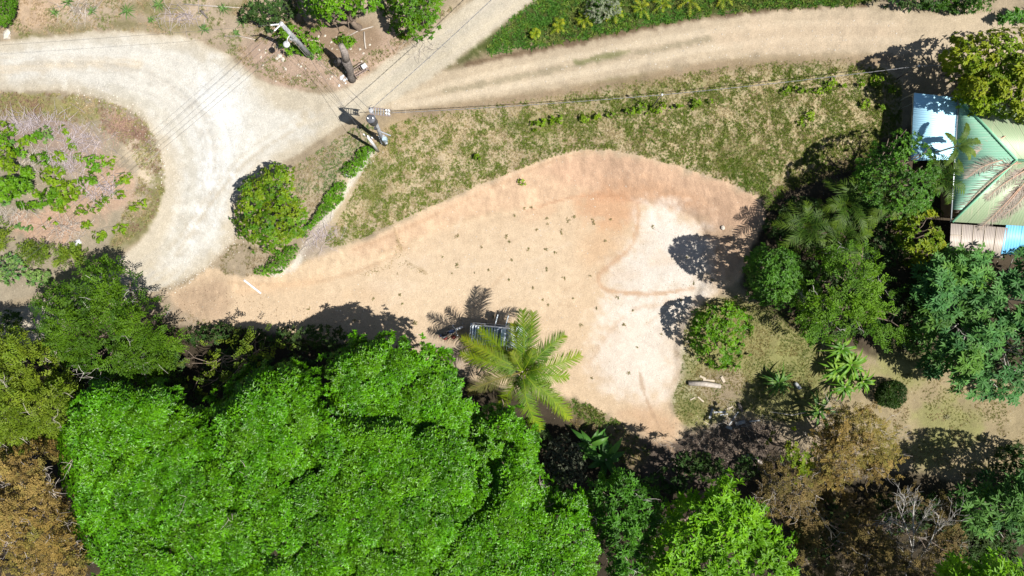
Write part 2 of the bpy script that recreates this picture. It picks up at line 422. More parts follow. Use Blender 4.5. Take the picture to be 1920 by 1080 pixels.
stroke([(1195, 382), (1198, 420), (1185, 465), (1140, 500), (1118, 520), (1130, 545), (1180, 550), (1240, 552), (1300, 540)], 6, (.52, .32, .18), .7, 3)
stroke([(1200, 700), (1208, 740), (1230, 790), (1262, 850)], 4, (.42, .28, .17), .6, 2)
stroke([(1100, 690), (1170, 580), (1230, 575), (1290, 555)], 5, (.54, .37, .23), .4, 4)
stroke([(430, 530), (560, 535), (640, 520), (720, 490), (760, 465)], 5, (.50, .33, .19), .45, 3)
stroke([(740, 428), (752, 470), (760, 490), (800, 512)], 3, (.36, .26, .13), .55, 2)
stroke([(990, 395), (1060, 372), (1130, 364), (1200, 380)], 4, (.44, .24, .13), .55, 3)
stroke([(660, 470), (760, 430), (900, 362), (1040, 298), (1110, 284)], 4, (.48, .31, .18), .5, 3)
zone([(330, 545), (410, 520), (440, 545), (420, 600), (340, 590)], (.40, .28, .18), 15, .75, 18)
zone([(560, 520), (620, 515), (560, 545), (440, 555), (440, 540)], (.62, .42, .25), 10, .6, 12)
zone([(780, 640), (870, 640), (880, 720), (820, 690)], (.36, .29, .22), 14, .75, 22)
for q in range(16):
    a = rng.random() * 680 + 620; b = rng.random() * 200 + 440
    zone(ell(a, b, 14 + rng.random() * 30, 6 + rng.random() * 14), [(.66, .49, .32), (.56, .37, .21), (.62, .50, .37)][q % 3], 16, .3, 20)
# white gravel strip beside the hedge
stroke([(700, 285), (680, 312), (660, 335), (645, 365), (625, 395), (600, 425), (575, 460), (550, 500)], 9, (.66, .60, .50), .95, 5, 1)
stroke([(540, 505), (515, 512)], 8, (.64, .57, .47), .9, 6, 1)
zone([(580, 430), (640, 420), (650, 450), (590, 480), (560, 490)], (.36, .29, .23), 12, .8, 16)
# roads
zone(TRACK, (.50, .40, .27), 5, 1, 7, .6, 0)
stroke([(740, 190), (860, 152), (1000, 122), (1150, 92), (1330, 58), (1500, 42), (1680, 45)], 8, (.60, .49, .34), .9, 4, .7)
stroke([(740, 200), (860, 180), (1000, 154), (1150, 126), (1330, 88), (1500, 72), (1700, 75)], 9, (.61, .50, .35), .9, 4, .7)
stroke([(830, 172), (1000, 139), (1150, 108), (1330, 72)], 6, (.36, .30, .19), .8, 5, .5)
stroke([(1080, 118), (1180, 96)], 6, (.22, .22, .09), .8, 5, .5)
zone([(1330, 40), (1690, 25), (1700, 90), (1330, 100)], (.56, .43, .29), 20, .6, 20, .8)
zone(ROAD, (.56, .48, .35), 4, 1, 6, 1, 0)
zone([(0, 95), (200, 72), (330, 80), (430, 120), (500, 190), (560, 220), (620, 225), (560, 262), (460, 320), (425, 380), (410, 460), (330, 515), (290, 505), (330, 420), (345, 330), (310, 240), (240, 180), (100, 150), (0, 155)], (.65, .61, .52), 18, .9, 16, .9)
zone([(350, 140), (440, 150), (470, 220), (440, 310), (400, 420), (350, 470), (370, 360), (380, 260)], (.72, .705, .65), 40, .9, 24, .8)
stroke([(0, 130), (150, 118), (260, 120)], 14, (.62, .505, .345), .7, 8)
stroke([(0, 92), (150, 78), (300, 76), (420, 120)], 9, (.55, .49, .38), .5, 6)
stroke([(200, 160), (290, 195), (345, 260), (365, 340), (350, 410), (310, 470)], 11, (.53, .48, .375), .6, 8)
stroke([(480, 170), (470, 240), (430, 320), (400, 400)], 9, (.58, .54, .45), .4, 8)
stroke([(560, 235), (640, 205), (720, 140), (800, 80), (900, 5)], 9, (.62, .53, .38), .8, 6)
stroke([(600, 250), (680, 205), (760, 150), (860, 85), (980, 0)], 9, (.60, .51, .36), .8, 6)
stroke([(580, 240), (660, 205), (740, 145), (830, 85), (940, 5)], 6, (.52, .46, .34), .6, 5)
stroke([(160, 170), (235, 190), (275, 225), (300, 290), (308, 345)], 7, (.48, .42, .30), .55, 6)
zone([(800, 60), (870, 10), (930, -40), (900, -40), (840, 8)], (.48, .38, .25), 8, .6, 8)
# general unevenness
bare_ = np.clip(sstep(-10, 10, sdf(ROAD, u, v)) + sstep(-10, 10, sdf(TRACK, u, v)) * .8 + sstep(-10, 10, sdf(FLOOR, u, v)), 0, 1)
una = (1 - .62 * bare_)
col *= (1 + (n2 * .34 * una + n4 * .26 * una + n3 * .16)[:, None])
# wheel marks combed along the roads, scratches down the cut bank
def along(center, offs, c, k, wd=3):
    pts = smooth_line(center, 2); d = np.gradient(pts, axis=0); nn_ = np.stack([-d[:, 1], d[:, 0]], 1); nn_ /= np.linalg.norm(nn_, axis=1)[:, None] + 1e-9
    wob = fbm(np.arange(len(pts)) * 9.0, np.full(len(pts), offs * 3.0), 40, 2, 3) * 16
    stroke(pts + nn_ * (offs + wob)[:, None], wd, c, k, 4)
BENDL = [(-60, 125), (100, 118), (230, 122), (320, 150), (375, 210), (400, 280), (395, 360), (370, 430), (330, 490), (270, 530)]
UPR = [(330, 480), (400, 380), (470, 290), (560, 240), (640, 205), (720, 152), (800, 98), (900, 30), (980, -30)]
for q in range(18):
    along(BENDL, (rng.random() - .5) * 90, [(.50, .455, .37), (.66, .62, .53), (.58, .50, .38), (.45, .42, .36)][q % 4], .16 + .2 * rng.random(), 2 + 3 * rng.random())
for q in range(10):
    along(UPR, (rng.random() - .5) * 36, [(.52, .46, .36), (.64, .58, .47), (.50, .42, .30)][q % 3], .2 + .2 * rng.random(), 2 + 2 * rng.random())
bank_w = sstep(-6, 14, sdf(CLEAR, u, v)) * sstep(-2, 12, -sdf(FLOOR, u, v))
scr = vnoise(u / 3.1 + v * .05 + 900, v / 34 + 900) - .5 + .6 * (vnoise(u / 7.0 - v * .06 + 300, v / 60 + 300) - .5)
col *= 1 + (bank_w * scr * .22)[:, None]
col = np.clip(col, .01, .9)
col = col * (1 + sstep(-4, 10, sdf(ROAD, u, v))[:, None] * (np.array([.985, 1.0, 1.025]) - 1)); gr_ = col.mean(1, keepdims=True)
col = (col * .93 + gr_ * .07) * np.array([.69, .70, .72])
lum = np.clip((gr_ - .06) / .14, 0, 1); col *= .45 + .55 * lum  # darkest tones sunk further, mainly the shade-darkened ground under trees

m_ground, t, b, o = nt('ground_soil'); N = t.nodes; L = t.links
ca = N.new('ShaderNodeAttribute'); ca.attribute_name = 'tint'
ga = N.new('ShaderNodeAttribute'); ga.attribute_name = 'grain'
geo = N.new('ShaderNodeNewGeometry')
def noise(scale, det=4, rough=.6):
    n = N.new('ShaderNodeTexNoise'); n.inputs['Scale'].default_value = scale; n.inputs['Detail'].default_value = det; n.inputs['Roughness'].default_value = rough
    L.new(geo.outputs['Position'], n.inputs['Vector']); return n
def mrange(src, a, b_, c, d):
    r = N.new('ShaderNodeMapRange'); r.inputs[1].default_value = a; r.inputs[2].default_value = b_; r.inputs[3].default_value = c; r.inputs[4].default_value = d
    L.new(src, r.inputs[0]); return r.outputs[0]
def mulc(c1, fac_out):
    mx = N.new('ShaderNodeMix'); mx.data_type = 'RGBA'; mx.blend_type = 'MULTIPLY'; mx.inputs[0].default_value = 1
    L.new(c1, mx.inputs[6]); L.new(fac_out, mx.inputs[7]); return mx.outputs[2]
na = noise(2.2, 7, .72); nb = noise(14.0, 4, .75)
f1 = mrange(na.outputs[0], .3, .7, .90, 1.09); f2 = mrange(nb.outputs[0], .3, .7, .76, 1.22)
c1 = mulc(ca.outputs['Color'], f1); c1 = mulc(c1, f2)
# pebbles: pale and dark specks where the surface is stony
vo = N.new('ShaderNodeTexVoronoi'); vo.inputs['Scale'].default_value = 4.5
L.new(geo.outputs['Position'], vo.inputs['Vector'])
sp = mrange(vo.outputs['Distance'], .10, .16, 1, 0)
sel = N.new('ShaderNodeSeparateColor'); L.new(vo.outputs['Color'], sel.inputs[0])
pick = mrange(sel.outputs[0], .70, .72, 0, 1)
mm = N.new('ShaderNodeMath'); mm.operation = 'MULTIPLY'; L.new(sp, mm.inputs[0]); L.new(pick, mm.inputs[1])
mm2 = N.new('ShaderNodeMath'); mm2.operation = 'MULTIPLY'; L.new(mm.outputs[0], mm2.inputs[0]); L.new(ga.outputs['Fac'], mm2.inputs[1])
peb = N.new('ShaderNodeMix'); peb.data_type = 'RGBA'
L.new(mm2.outputs[0], peb.inputs[0]); L.new(c1, peb.inputs[6])
pcol = N.new('ShaderNodeMix'); pcol.data_type = 'RGBA'; L.new(sel.outputs[1], pcol.inputs[0])
pcol.inputs[6].default_value = (.26, .23, .18, 1); pcol.inputs[7].default_value = (.66, .62, .54, 1)
L.new(pcol.outputs[2], peb.inputs[7]); L.new(peb.outputs[2], b.inputs['Base Color'])
b.inputs['Roughness'].default_value = 1.0; b.inputs['Specular IOR Level'].default_value = .05
nc = noise(5.0, 8, .75)
bp = N.new('ShaderNodeBump'); bp.inputs['Strength'].default_value = .8; bp.inputs['Distance'].default_value = .09
L.new(nc.outputs[0], bp.inputs['Height']); L.new(bp.outputs[0], b.inputs['Normal'])

# faces -> zones
ii = np.arange(nv - 1)[:, None] * nu + np.arange(nu - 1)[None, :]
Q = np.stack([ii, ii + nu, ii + nu + 1, ii + 1], -1).reshape(-1, 4)
fu = u[Q].mean(1); fv = v[Q].mean(1)
fz = np.zeros(len(Q), int)
jj = 3 * n4[Q[:, 0]]
fz[sdf(TRACK, fu, fv) + jj > 0] = 2
fz[sdf(ROAD, fu, fv) + jj > 0] = 1
fz[(sdf(CLEAR, fu, fv) + jj > 0) & (fz == 0)] = 3
# vertex normals of the whole sheet, so that neighbouring pieces shade as one
fn = np.cross(GV[Q[:, 2]] - GV[Q[:, 0]], GV[Q[:, 3]] - GV[Q[:, 1]])
VN = np.zeros_like(GV)
for k in range(4): np.add.at(VN, Q[:, k], fn)
VN /= np.linalg.norm(VN, axis=1)[:, None] + 1e-9
for idx, nm in enumerate(['ground', 'road', 'dirt_track', 'clearing']):
    q = Q[fz == idx]; used, inv = np.unique(q, return_inverse=True); q = inv.reshape(-1, 4)
    me = bpy.data.meshes.new(nm)
    me.vertices.add(len(used)); me.vertices.foreach_set('co', GV[used].ravel())
    me.loops.add(len(q) * 4); me.loops.foreach_set('vertex_index', q.ravel().astype(np.int32))
    me.polygons.add(len(q)); me.polygons.foreach_set('loop_start', np.arange(len(q), dtype=np.int32) * 4)
    me.polygons.foreach_set('use_smooth', np.ones(len(q), bool))
    me.update(); me.validate()
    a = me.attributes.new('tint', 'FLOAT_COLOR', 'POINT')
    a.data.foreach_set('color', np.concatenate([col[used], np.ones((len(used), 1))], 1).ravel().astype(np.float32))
    a = me.attributes.new('grain', 'FLOAT', 'POINT'); a.data.foreach_set('value', grain[used].astype(np.float32))
    me.normals_split_custom_set_from_vertices([tuple(x) for x in VN[used]])
    me.materials.append(m_ground)
    ob = bpy.data.objects.new(nm, me); COL.objects.link(ob)
    tag(ob, {'ground': 'uneven soil, dry verges and grassy yard around the roads', 'road': 'pale gravel road turning in a wide hairpin bend',
             'dirt_track': 'tan dirt track with two wheel ruts branching off the gravel road', 'clearing': 'bare tan earth clearing with orange cut bank'}[nm], nm.replace('_', ' '), kind='structure')

# ------------------------------------------------------------------ foliage
def norm(a): return a / (np.linalg.norm(a, axis=-1, keepdims=True) + 1e-9)
def leaf_object(name, P, D, N_, L_, W_, colr, mat, parent=None, origin=(0, 0, 0), droop=.15, fold=.25, kind='stuff'):
    """one mesh of folded leaves: base P, direction D, face normal N_, length, width, colour"""
    M = len(P); side = norm(np.cross(D, N_)); up = norm(np.cross(side, D))
    L1 = L_[:, None]; W1 = W_[:, None]
    base = P; mid = P + D * L1 * .45 + up * W1 * fold * .0
    l = mid + side * W1 * .5 + up * W1 * fold; r = mid - side * W1 * .5 + up * W1 * fold
    tip = P + D * L1 - np.array([0, 0, 1.0]) * L1 * droop
    Vv = np.stack([base, r, tip, l], 1).reshape(-1, 3) - np.array(origin)
    i0 = np.arange(M) * 4
    F = np.stack([i0, i0 + 1, i0 + 2, i0, i0 + 2, i0 + 3], 1).reshape(-1)
    me = bpy.data.meshes.new(name)
    me.vertices.add(M * 4); me.vertices.foreach_set('co', Vv.ravel().astype(np.float32))
    me.loops.add(M * 6); me.loops.foreach_set('vertex_index', F.astype(np.int32))
    me.polygons.add(M * 2); me.polygons.foreach_set('loop_start', np.arange(M * 2, dtype=np.int32) * 3)
    me.update()
    a = me.attributes.new('tint', 'FLOAT_COLOR', 'POINT')
    cc = np.repeat(np.concatenate([np.clip(colr, .004, .9), np.ones((M, 1))], 1), 4, 0)
    a.data.foreach_set('color', cc.ravel().astype(np.float32))
    me.materials.append(mat)
    ob = bpy.data.objects.new(name, me); COL.objects.link(ob)
    if parent is not None: ob.parent = parent
    else: ob.location = tuple(origin)
    if kind: ob['kind'] = kind
    return ob
def rvec(n):
    return norm(rng.normal(size=(n, 3)))
def rosettes(P, A, n, L0, W0, elev=(.1, .8), jl=.3):
    """n leaves radiating round the axis A at each point P"""
    M = len(P)
    ref = rvec(M); a = norm(np.cross(A, ref)); b_ = np.cross(A, a)
    th = (np.arange(n)[None, :] / n * 2 * np.pi + rng.random((M, n)) * .9)[..., None]
    rad = a[:, None] * np.cos(th) + b_[:, None] * np.sin(th)
    e = (elev[0] + rng.random((M, n)) * (elev[1] - elev[0]))[..., None]
    D = rad * np.cos(e) + A[:, None] * np.sin(e); Nn = A[:, None] * np.cos(e) - rad * np.sin(e)
    Pp = np.repeat(P[:, None], n, 1)
    L_ = L0 * (1 + jl * (rng.random((M, n)) * 2 - 1)); W_ = W0 * (1 + jl * (rng.random((M, n)) * 2 - 1))
    return Pp.reshape(-1, 3), D.reshape(-1, 3), Nn.reshape(-1, 3), L_.ravel(), W_.ravel(), np.repeat(np.arange(M), n)
def sprays(P, A, n, S0, L0, W0):
    """short leafy shoots: n pairs of leaflets along a shoot of length S0"""
    M = len(P)
    d = norm(A * .5 + rvec(M) * np.array([1, 1, .35]))
    side = norm(np.cross(d, norm(A + np.array([0, 0, .6])))); nn = np.cross(side, d)
    t = (np.arange(2 * n) // 2 + .5) / n; sg = np.where(np.arange(2 * n) % 2 == 0, 1.0, -1.0)
    Pp = P[:, None] + d[:, None] * (t[None, :, None] * S0 * (.7 + .6 * rng.random((M, 1, 1)))) - np.array([0, 0, 1.]) * (t ** 2)[None, :, None] * S0 * .18
    D = norm(d[:, None] * .55 + side[:, None] * sg[None, :, None] + rng.normal(size=(M, 2 * n, 3)) * .15)
    Nn = np.repeat(nn[:, None], 2 * n, 1) + rng.normal(size=(M, 2 * n, 3)) * .15
    L_ = L0 * (.75 + .5 * rng.random((M, 2 * n))); W_ = W0 * (.75 + .5 * rng.random((M, 2 * n)))
    return Pp.reshape(-1, 3), D.reshape(-1, 3), norm(Nn.reshape(-1, 3)), L_.ravel(), W_.ravel(), np.repeat(np.arange(M), 2 * n)

SPEC = {   # form, leaves, length, width, tips per square metre, clump radius, colours, material
    'canopy':  dict(form='ros', n=7, L=.25, W=.12, dens=64, clump=.8, camp=.55, mega=2.8, mamp=.24, cols=[(.062, .205, .002), (.085, .245, .003), (.045, .155, .002), (.078, .20, .004)], mat=LEAFC, cvar=.9, elev=(-.15, .65)),
    'feather': dict(form='spray', n=6, S=.75, L=.24, W=.10, dens=26, clump=.85, mega=2.0, cols=[(.062, .145, .004), (.085, .175, .005), (.038, .10, .004)], mat=LEAF),
    'olive':   dict(form='spray', n=5, S=.6, L=.22, W=.09, dens=28, clump=.8, mega=2.0, cols=[(.115, .18, .010), (.155, .21, .014), (.08, .135, .008)], mat=LEAF),
    'brown':   dict(form='spray', n=5, S=.5, L=.16, W=.085, dens=34, clump=.75, mega=1.8, cols=[(.185, .125, .032), (.24, .17, .052), (.13, .09, .03), (.17, .155, .036)], mat=LEAFD),
    'darkbrown': dict(form='spray', n=5, S=.5, L=.16, W=.085, dens=28, clump=.75, mega=1.6, cols=[(.12, .09, .03), (.16, .115, .045), (.10, .085, .025), (.11, .08, .038)], mat=LEAFD),
    'lime':    dict(form='ros', n=8, L=.44, W=.17, dens=13, clump=.75, mega=1.7, cols=[(.12, .29, .007), (.16, .34, .010), (.085, .22, .006)], mat=LEAFG, elev=(-.1, .7)),
    'mid':     dict(form='ros', n=7, L=.32, W=.13, dens=22, clump=.75, mega=1.8, cols=[(.050, .16, .010), (.065, .19, .012), (.035, .11, .008)], mat=LEAFG, elev=(-.1, .7)),
    'dark':    dict(form='ros', n=6, L=.22, W=.11, dens=34, clump=.6, mega=1.6, cols=[(.045, .125, .010), (.065, .155, .012), (.030, .085, .008)], mat=LEAFG, elev=(-.1, .7)),
    'yellow':  dict(form='ros', n=6, L=.28, W=.17, dens=24, clump=.6, mega=1.6, cols=[(.13, .21, .007), (.18, .25, .009), (.085, .155, .006), (.22, .25, .012)], mat=LEAF, elev=(-.2, .6)),
    'citrus':  dict(form='ros', n=6, L=.19, W=.105, dens=46, clump=.5, mega=1.3, cols=[(.105, .20, .005), (.15, .235, .007), (.07, .165, .006), (.16, .22, .008), (.05, .15, .008)], mat=LEAFG, elev=(-.2, .7)),
    'bright':  dict(form='ros', n=6, L=.25, W=.12, dens=30, clump=.55, mega=1.4, cols=[(.095, .22, .006), (.125, .26, .008), (.06, .165, .006)], mat=LEAFG, elev=(-.2, .7)),
    'palmate': dict(form='palm', n=9, L=.50, W=.16, dens=2.3, clump=.9, mega=1.8, cols=[(.06, .175, .045), (.085, .21, .05), (.035, .115, .03), (.09, .20, .025)], mat=LEAF),
    'shrub':   dict(form='ros', n=6, L=.19, W=.11, dens=34, clump=.32, cols=[(.14, .24, .007), (.18, .28, .010), (.10, .185, .007)], mat=LEAF, elev=(-.2, .7)),
    'greygreen': dict(form='ros', n=5, L=.15, W=.08, dens=44, clump=.35, cols=[(.20, .23, .15), (.25, .28, .18), (.14, .17, .11)], mat=LEAF, elev=(-.1, .8)),
    'bluegreen': dict(form='ros', n=6, L=.19, W=.10, dens=34, clump=.4, cols=[(.08, .20, .045), (.13, .25, .055), (.16, .25, .065)], mat=LEAF, elev=(-.2, .7)),
    'shade':   dict(form='ros', n=6, L=.26, W=.12, dens=20, clump=.6, cols=[(.028, .07, .014), (.036, .085, .014), (.045, .07, .018)], mat=LEAF, elev=(-.1, .8)),  # undergrowth leaves with deep shade put into their green
    'hedge':   dict(form='ros', n=5, L=.15, W=.055, dens=120, clump=.5, cols=[(.09, .24, .006), (.12, .28, .010), (.07, .19, .005)], mat=LEAF, elev=(.1, 1.1)),
}
def limb(mb, p0, p1, r0, r1, n=5, wob=.12, sides=6):
    p0 = np.array(p0, float); p1 = np.array(p1, float); d = np.linalg.norm(p1 - p0)
    pts = []; rad = []
    for i in range(n + 1):
        t = i / n; q = p0 * (1 - t) + p1 * t
        if 0 < i < n: q = q + rng.normal(size=3) * d * wob * .35
        pts.append(q); rad.append(r0 * (1 - t) + r1 * t)
    mb.tube(pts, rad, sides)
    return pts
def crown(poly, top, edge, sp, ground, dome=2.2, holes=.12, depth=.5, dens=1.0, fill=.35, sm=1, cscale=1.0, rag=1.0):
    """tips of twigs spread over a billowed dome; returns points, axes, clump ids and clump centres"""
    k = SPEC[sp]; poly = smooth_poly(poly, sm)
    hm = (top + edge) / 2; sc = S * (1 - hm / C)
    lo, hi = poly.min(0), poly.max(0)
    x, y = poly[:, 0], poly[:, 1]
    area = abs(np.dot(x, np.roll(y, 1)) - np.dot(y, np.roll(x, 1))) / 2 * sc * sc
    cr = k['clump'] * cscale
    K = max(5, int(area / (cr * cr) * 1.05))
    # clump centres
    cc = np.empty((0, 2))
    while len(cc) < K:
        p = lo + rng.random((K * 3, 2)) * (hi - lo); p = p[inside(poly, p[:, 0], p[:, 1])]; cc = np.concatenate([cc, p])
    cc = cc[:K]
    cd = segdist(poly, cc[:, 0], cc[:, 1], True) * sc
    domew = min(dome, math.sqrt(area / math.pi) * .95)
    def dm(d):
        t = np.clip(d / domew, 0, 1); return np.sqrt(1 - (1 - t) ** 2)
    crad = cr * (.75 + .6 * rng.random(K)); coff = (rng.random(K) - .6) * cr * 1.3 * k.get('camp', 1.0)
    n = int(area * k['dens'] * dens)
    P = np.empty((0, 2))
    while len(P) < n:
        p = lo - 10 + rng.random((n * 2, 2)) * (hi - lo + 20)
        sd = sdf(poly, p[:, 0], p[:, 1]) + (fbm(p[:, 0], p[:, 1], 36, 3, 9) * rag * 1.7 + fbm(p[:, 0], p[:, 1], 11, 2, 10) * rag * 1.3 + .12 * rag) / sc
        P = np.concatenate([P, p[sd > 0]])
    P = P[:n]
    d = np.maximum(sdf(poly, P[:, 0], P[:, 1]), 0) * sc
    H = edge + (top - cr * .6 - edge) * dm(d)
    best = np.full(n, -1e9); bi = np.zeros(n, int)
    for j in range(K):
        dd = ((P[:, 0] - cc[j, 0]) ** 2 + (P[:, 1] - cc[j, 1]) ** 2) * sc * sc
        hh = np.where(dd < crad[j] ** 2, np.sqrt(np.maximum(crad[j] ** 2 - dd, 0)) * .8 * k.get('camp', 1.0) + coff[j], -1e9)
        m = hh > best; best[m] = hh[m]; bi[m] = j
    if 'mega' in k:      # whole boughs stand above one another
        mr = k['mega']; MK = max(3, int(area / (mr * mr) * .9)); mc = cc[rng.permutation(K)[:MK]]; mb_ = np.full(n, -mr * k.get('mamp', .45) * 1.2)
        for q in mc:
            rr_ = mr * (.8 + .5 * rng.random()); dd = ((P[:, 0] - q[0]) ** 2 + (P[:, 1] - q[1]) ** 2) * sc * sc * (1 + .5 * (rng.random() - .5))
            dd = dd * (1 + .5 * fbm(P[:, 0], P[:, 1], 12, 2, 15))
            mb_ = np.maximum(mb_, np.where(dd < rr_ ** 2, np.sqrt(np.maximum(rr_ ** 2 - dd, 0)) * k.get('mamp', .45) + (rng.random() - .6) * mr * k.get('mamp', .45) * .8, -mr * k.get('mamp', .45) * 1.2))
        H = H + mb_ * np.clip(.2 + d / 2.0, 0, 1)
    hit = best > -1e8
    keep = hit | (rng.random(n) > .55)
    big = fbm(P[:, 0], P[:, 1], 55, 3, 12)
    keep &= ~((big < -.5 + holes * 2.2) & (rng.random(n) < .85))
    H = H + np.where(hit, best, -cr * .5) * np.clip(.35 + d / 1.2, 0, 1)
    low = rng.random(n) < fill
    H = H - low * rng.random(n) * depth * (1.0 + (top - edge) * .35)
    H = np.maximum(H, ground + .15)
    nx = (P[:, 0] - cc[bi, 0]) * sc / crad[bi]; ny = -(P[:, 1] - cc[bi, 1]) * sc / crad[bi]
    cen = poly.mean(0); ox = (P[:, 0] - cen[0]) * sc; oy = -(P[:, 1] - cen[1]) * sc
    ol = np.sqrt(ox ** 2 + oy ** 2) + 1e-6; eo = (1 - dm(d)) * 1.1
    A = np.stack([np.where(hit, nx, 0) * .8 + ox / ol * eo, np.where(hit, ny, 0) * .8 + oy / ol * eo, np.full(n, 1.0)], 1)
    A = norm(A + rng.normal(size=(n, 3)) * .28)
    W = atv(P[:, 0], P[:, 1], H)
    cw = atv(cc[:, 0], cc[:, 1], edge + (top - edge) * dm(cd) * .75 - .2)
    return W[keep], A[keep], bi[keep], cw
def leaves_for(sp, W, A, bi, K, bright=1.0):
    k = SPEC[sp]; cols = np.array(k['cols'])
    cl = cols[rng.integers(0, len(cols), K)] * (.72 + .5 * rng.random((K, 1)))
    if k['form'] == 'ros':
        P, D, Nn, L_, W_, id_ = rosettes(W, A, k['n'], k['L'], k['W'], k.get('elev', (0, .8)))
    elif k['form'] == 'spray':
        P, D, Nn, L_, W_, id_ = sprays(W, A, k['n'], k['S'], k['L'], k['W'])
    else:   # long-stalked star leaves around each shoot
        P0, D0, N0, _, _, i0 = rosettes(W, A, 6, .5, .1, (.1, .9))
        hub = P0 + D0 * (.4 + .4 * rng.random((len(P0), 1)))
        ax = norm(N0 * .7 + np.array([0, 0, .9]) + rng.normal(size=N0.shape) * .2)
        P, D, Nn, L_, W_, i1 = rosettes(hub, ax, k['n'], k['L'], k['W'], (-.28, .05), .18)
        id_ = i0[i1]
    tipc = cols[rng.integers(0, len(cols), len(W))]
    base = cl[bi[id_]] * .55 + tipc[id_] * .45
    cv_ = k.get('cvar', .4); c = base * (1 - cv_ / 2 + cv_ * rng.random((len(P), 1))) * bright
    return P, D, Nn, L_, W_, c
TREES = []
def tree(name, label, poly, top, edge, sp, base=None, cat='tree', group=None, r0=.22, bark=BARK, limbs=14, bare=0, bright=1.0, twig=TWIG, extra=None, **kw):
    poly = np.asarray(poly, float); cen = smooth_poly(poly, 2).mean(0)
    if base is None:    # the trunk stands below the middle of the crown
        w = at(cen[0], cen[1], (top + edge) / 2); base = (w[0] / S + 960, 540 - w[1] / S)
    b0 = g(*base); root = empty(name, b0, label, cat, group)
    W, A, bi, cw = crown(poly, top, edge, sp, b0[2], **kw)
    P, D, Nn, L_, W_, c = leaves_for(sp, W, A, bi, len(cw), bright)
    leaf_object('crown', P, D, Nn, L_, W_, c, SPEC[sp]['mat'], root, wb(root))
    mb = MB(); h = max(edge - b0[2], (top - b0[2]) * .35)
    fork = np.array([b0[0] + rng.normal() * .15 * h * .3, b0[1] + rng.normal() * .15 * h * .3, b0[2] + h * .75])
    mb.tube([b0 - np.array([0, 0, .3]), b0 + (fork - b0) * .12, b0 + (fork - b0) * .55 + rng.normal(size=3) * .06, fork], [r0 * 1.5, r0 * 1.1, r0 * .9, r0 * .75], 9)
    mb.build('trunk', bark, root, True, origin=wb(root))
    mb = MB(); sel = rng.permutation(len(cw))[:limbs]
    for i in sel:
        pts = limb(mb, fork - np.array([0, 0, rng.random() * h * .2]), cw[i], r0 * .5, r0 * .12, 5, .2)
        for _ in range(2):
            j = rng.integers(2, 5); e = pts[j] + rvec(1)[0] * np.array([1.2, 1.2, .5]) + np.array([0, 0, .5])
            limb(mb, pts[j], e, r0 * .18, r0 * .06, 3, .2, 5)
    mb.build('branches', bark, root, True, origin=wb(root))
    if bare:
        mb = MB()
        for _ in range(bare):
            i = rng.integers(len(W)); q = W[i] - np.array([0, 0, .5])
            d = norm((A[i] + rng.normal(size=3) * .6)[None])[0]; d[2] = abs(d[2]) * .5 + .15
            ln = .6 + rng.random() * 1.1
            pts = limb(mb, q - d * .3, q + d * ln, .022, .009, 4, .2, 4)
            for _ in range(6):
                j = rng.integers(1, 5); limb(mb, pts[j], pts[j] + norm((d + rng.normal(size=3) * .8)[None])[0] * ln * (.3 + .35 * rng.random()), .015, .008, 2, .2, 3)
        mb.build('bare_twigs', twig, root, False, origin=wb(root))['kind'] = 'stuff'
    return root
def shrub(u, v, ru, rv, h, sp, label, group=None, name='shrub', cat='shrub', bright=1.0, jit=.25, poly=None, stems=5, **kw):
    poly = ell(u, v, ru, rv, 12, jit) if poly is None else np.asarray(poly, float)
    b0 = g(u, v); root = empty(name, b0, label, cat, group)
    kw.setdefault('rag', .35); kw.setdefault('dome', .6); kw.setdefault('holes', .02); kw.setdefault('depth', h * .45)
    W, A, bi, cw = crown(poly, b0[2] + h, b0[2] + h * .3, sp, b0[2], **kw)
    P, D, Nn, L_, W_, c = leaves_for(sp, W, A, bi, len(cw), bright)
    leaf_object('foliage', P, D, Nn, L_, W_, c, SPEC[sp]['mat'], root, wb(root))
    mb = MB()
    for i in rng.permutation(len(cw))[:stems]: limb(mb, b0 - np.array([0, 0, .05]), cw[i], .03, .012, 3, .15, 5)
    mb.build('stem', BARK, root, origin=wb(root))
    return root
# ------------------------------------------------------------------ house at the right
def corr_sheet(p0, p1, p2, p3, waves, amp=.035, nl=1):
    """corrugated sheet: ridges run from edge p0-p1 to edge p3-p2; the waves step along p0->p1"""
    p0, p1, p2, p3 = [np.array(q, float) for q in (p0, p1, p2, p3)]
    nrm = np.cross(p1 - p0, p3 - p0); nrm /= np.linalg.norm(nrm)
    if nrm[2] < 0: nrm = -nrm
    n = max(4, int(waves * 4)); mb = MB(); Vv = []; F = []
    for j in range(nl + 1):
        for i in range(n + 1):
            s = i / n; t = j / nl
            q = (p0 * (1 - s) + p1 * s) * (1 - t) + (p3 * (1 - s) + p2 * s) * t
            Vv.append(q + nrm * amp * math.sin(2 * math.pi * s * waves))
    m = len(Vv)
    Vv += [q - nrm * .012 for q in Vv]
    w = n + 1
    for j in range(nl):
        for i in range(n):
            a = j * w + i
            F.append((a, a + 1, a + w + 1, a + w)); F.append((m + a, m + a + w, m + a + w + 1, m + a + 1))
    for i in range(n):
        F.append((i, m + i, m + i + 1, i + 1)); k = nl * w + i; F.append((k, k + 1, m + k + 1, m + k))
    mb.add(Vv, F); return mb
def lerp(a, b, t): return np.array(a) * (1 - t) + np.array(b) * t

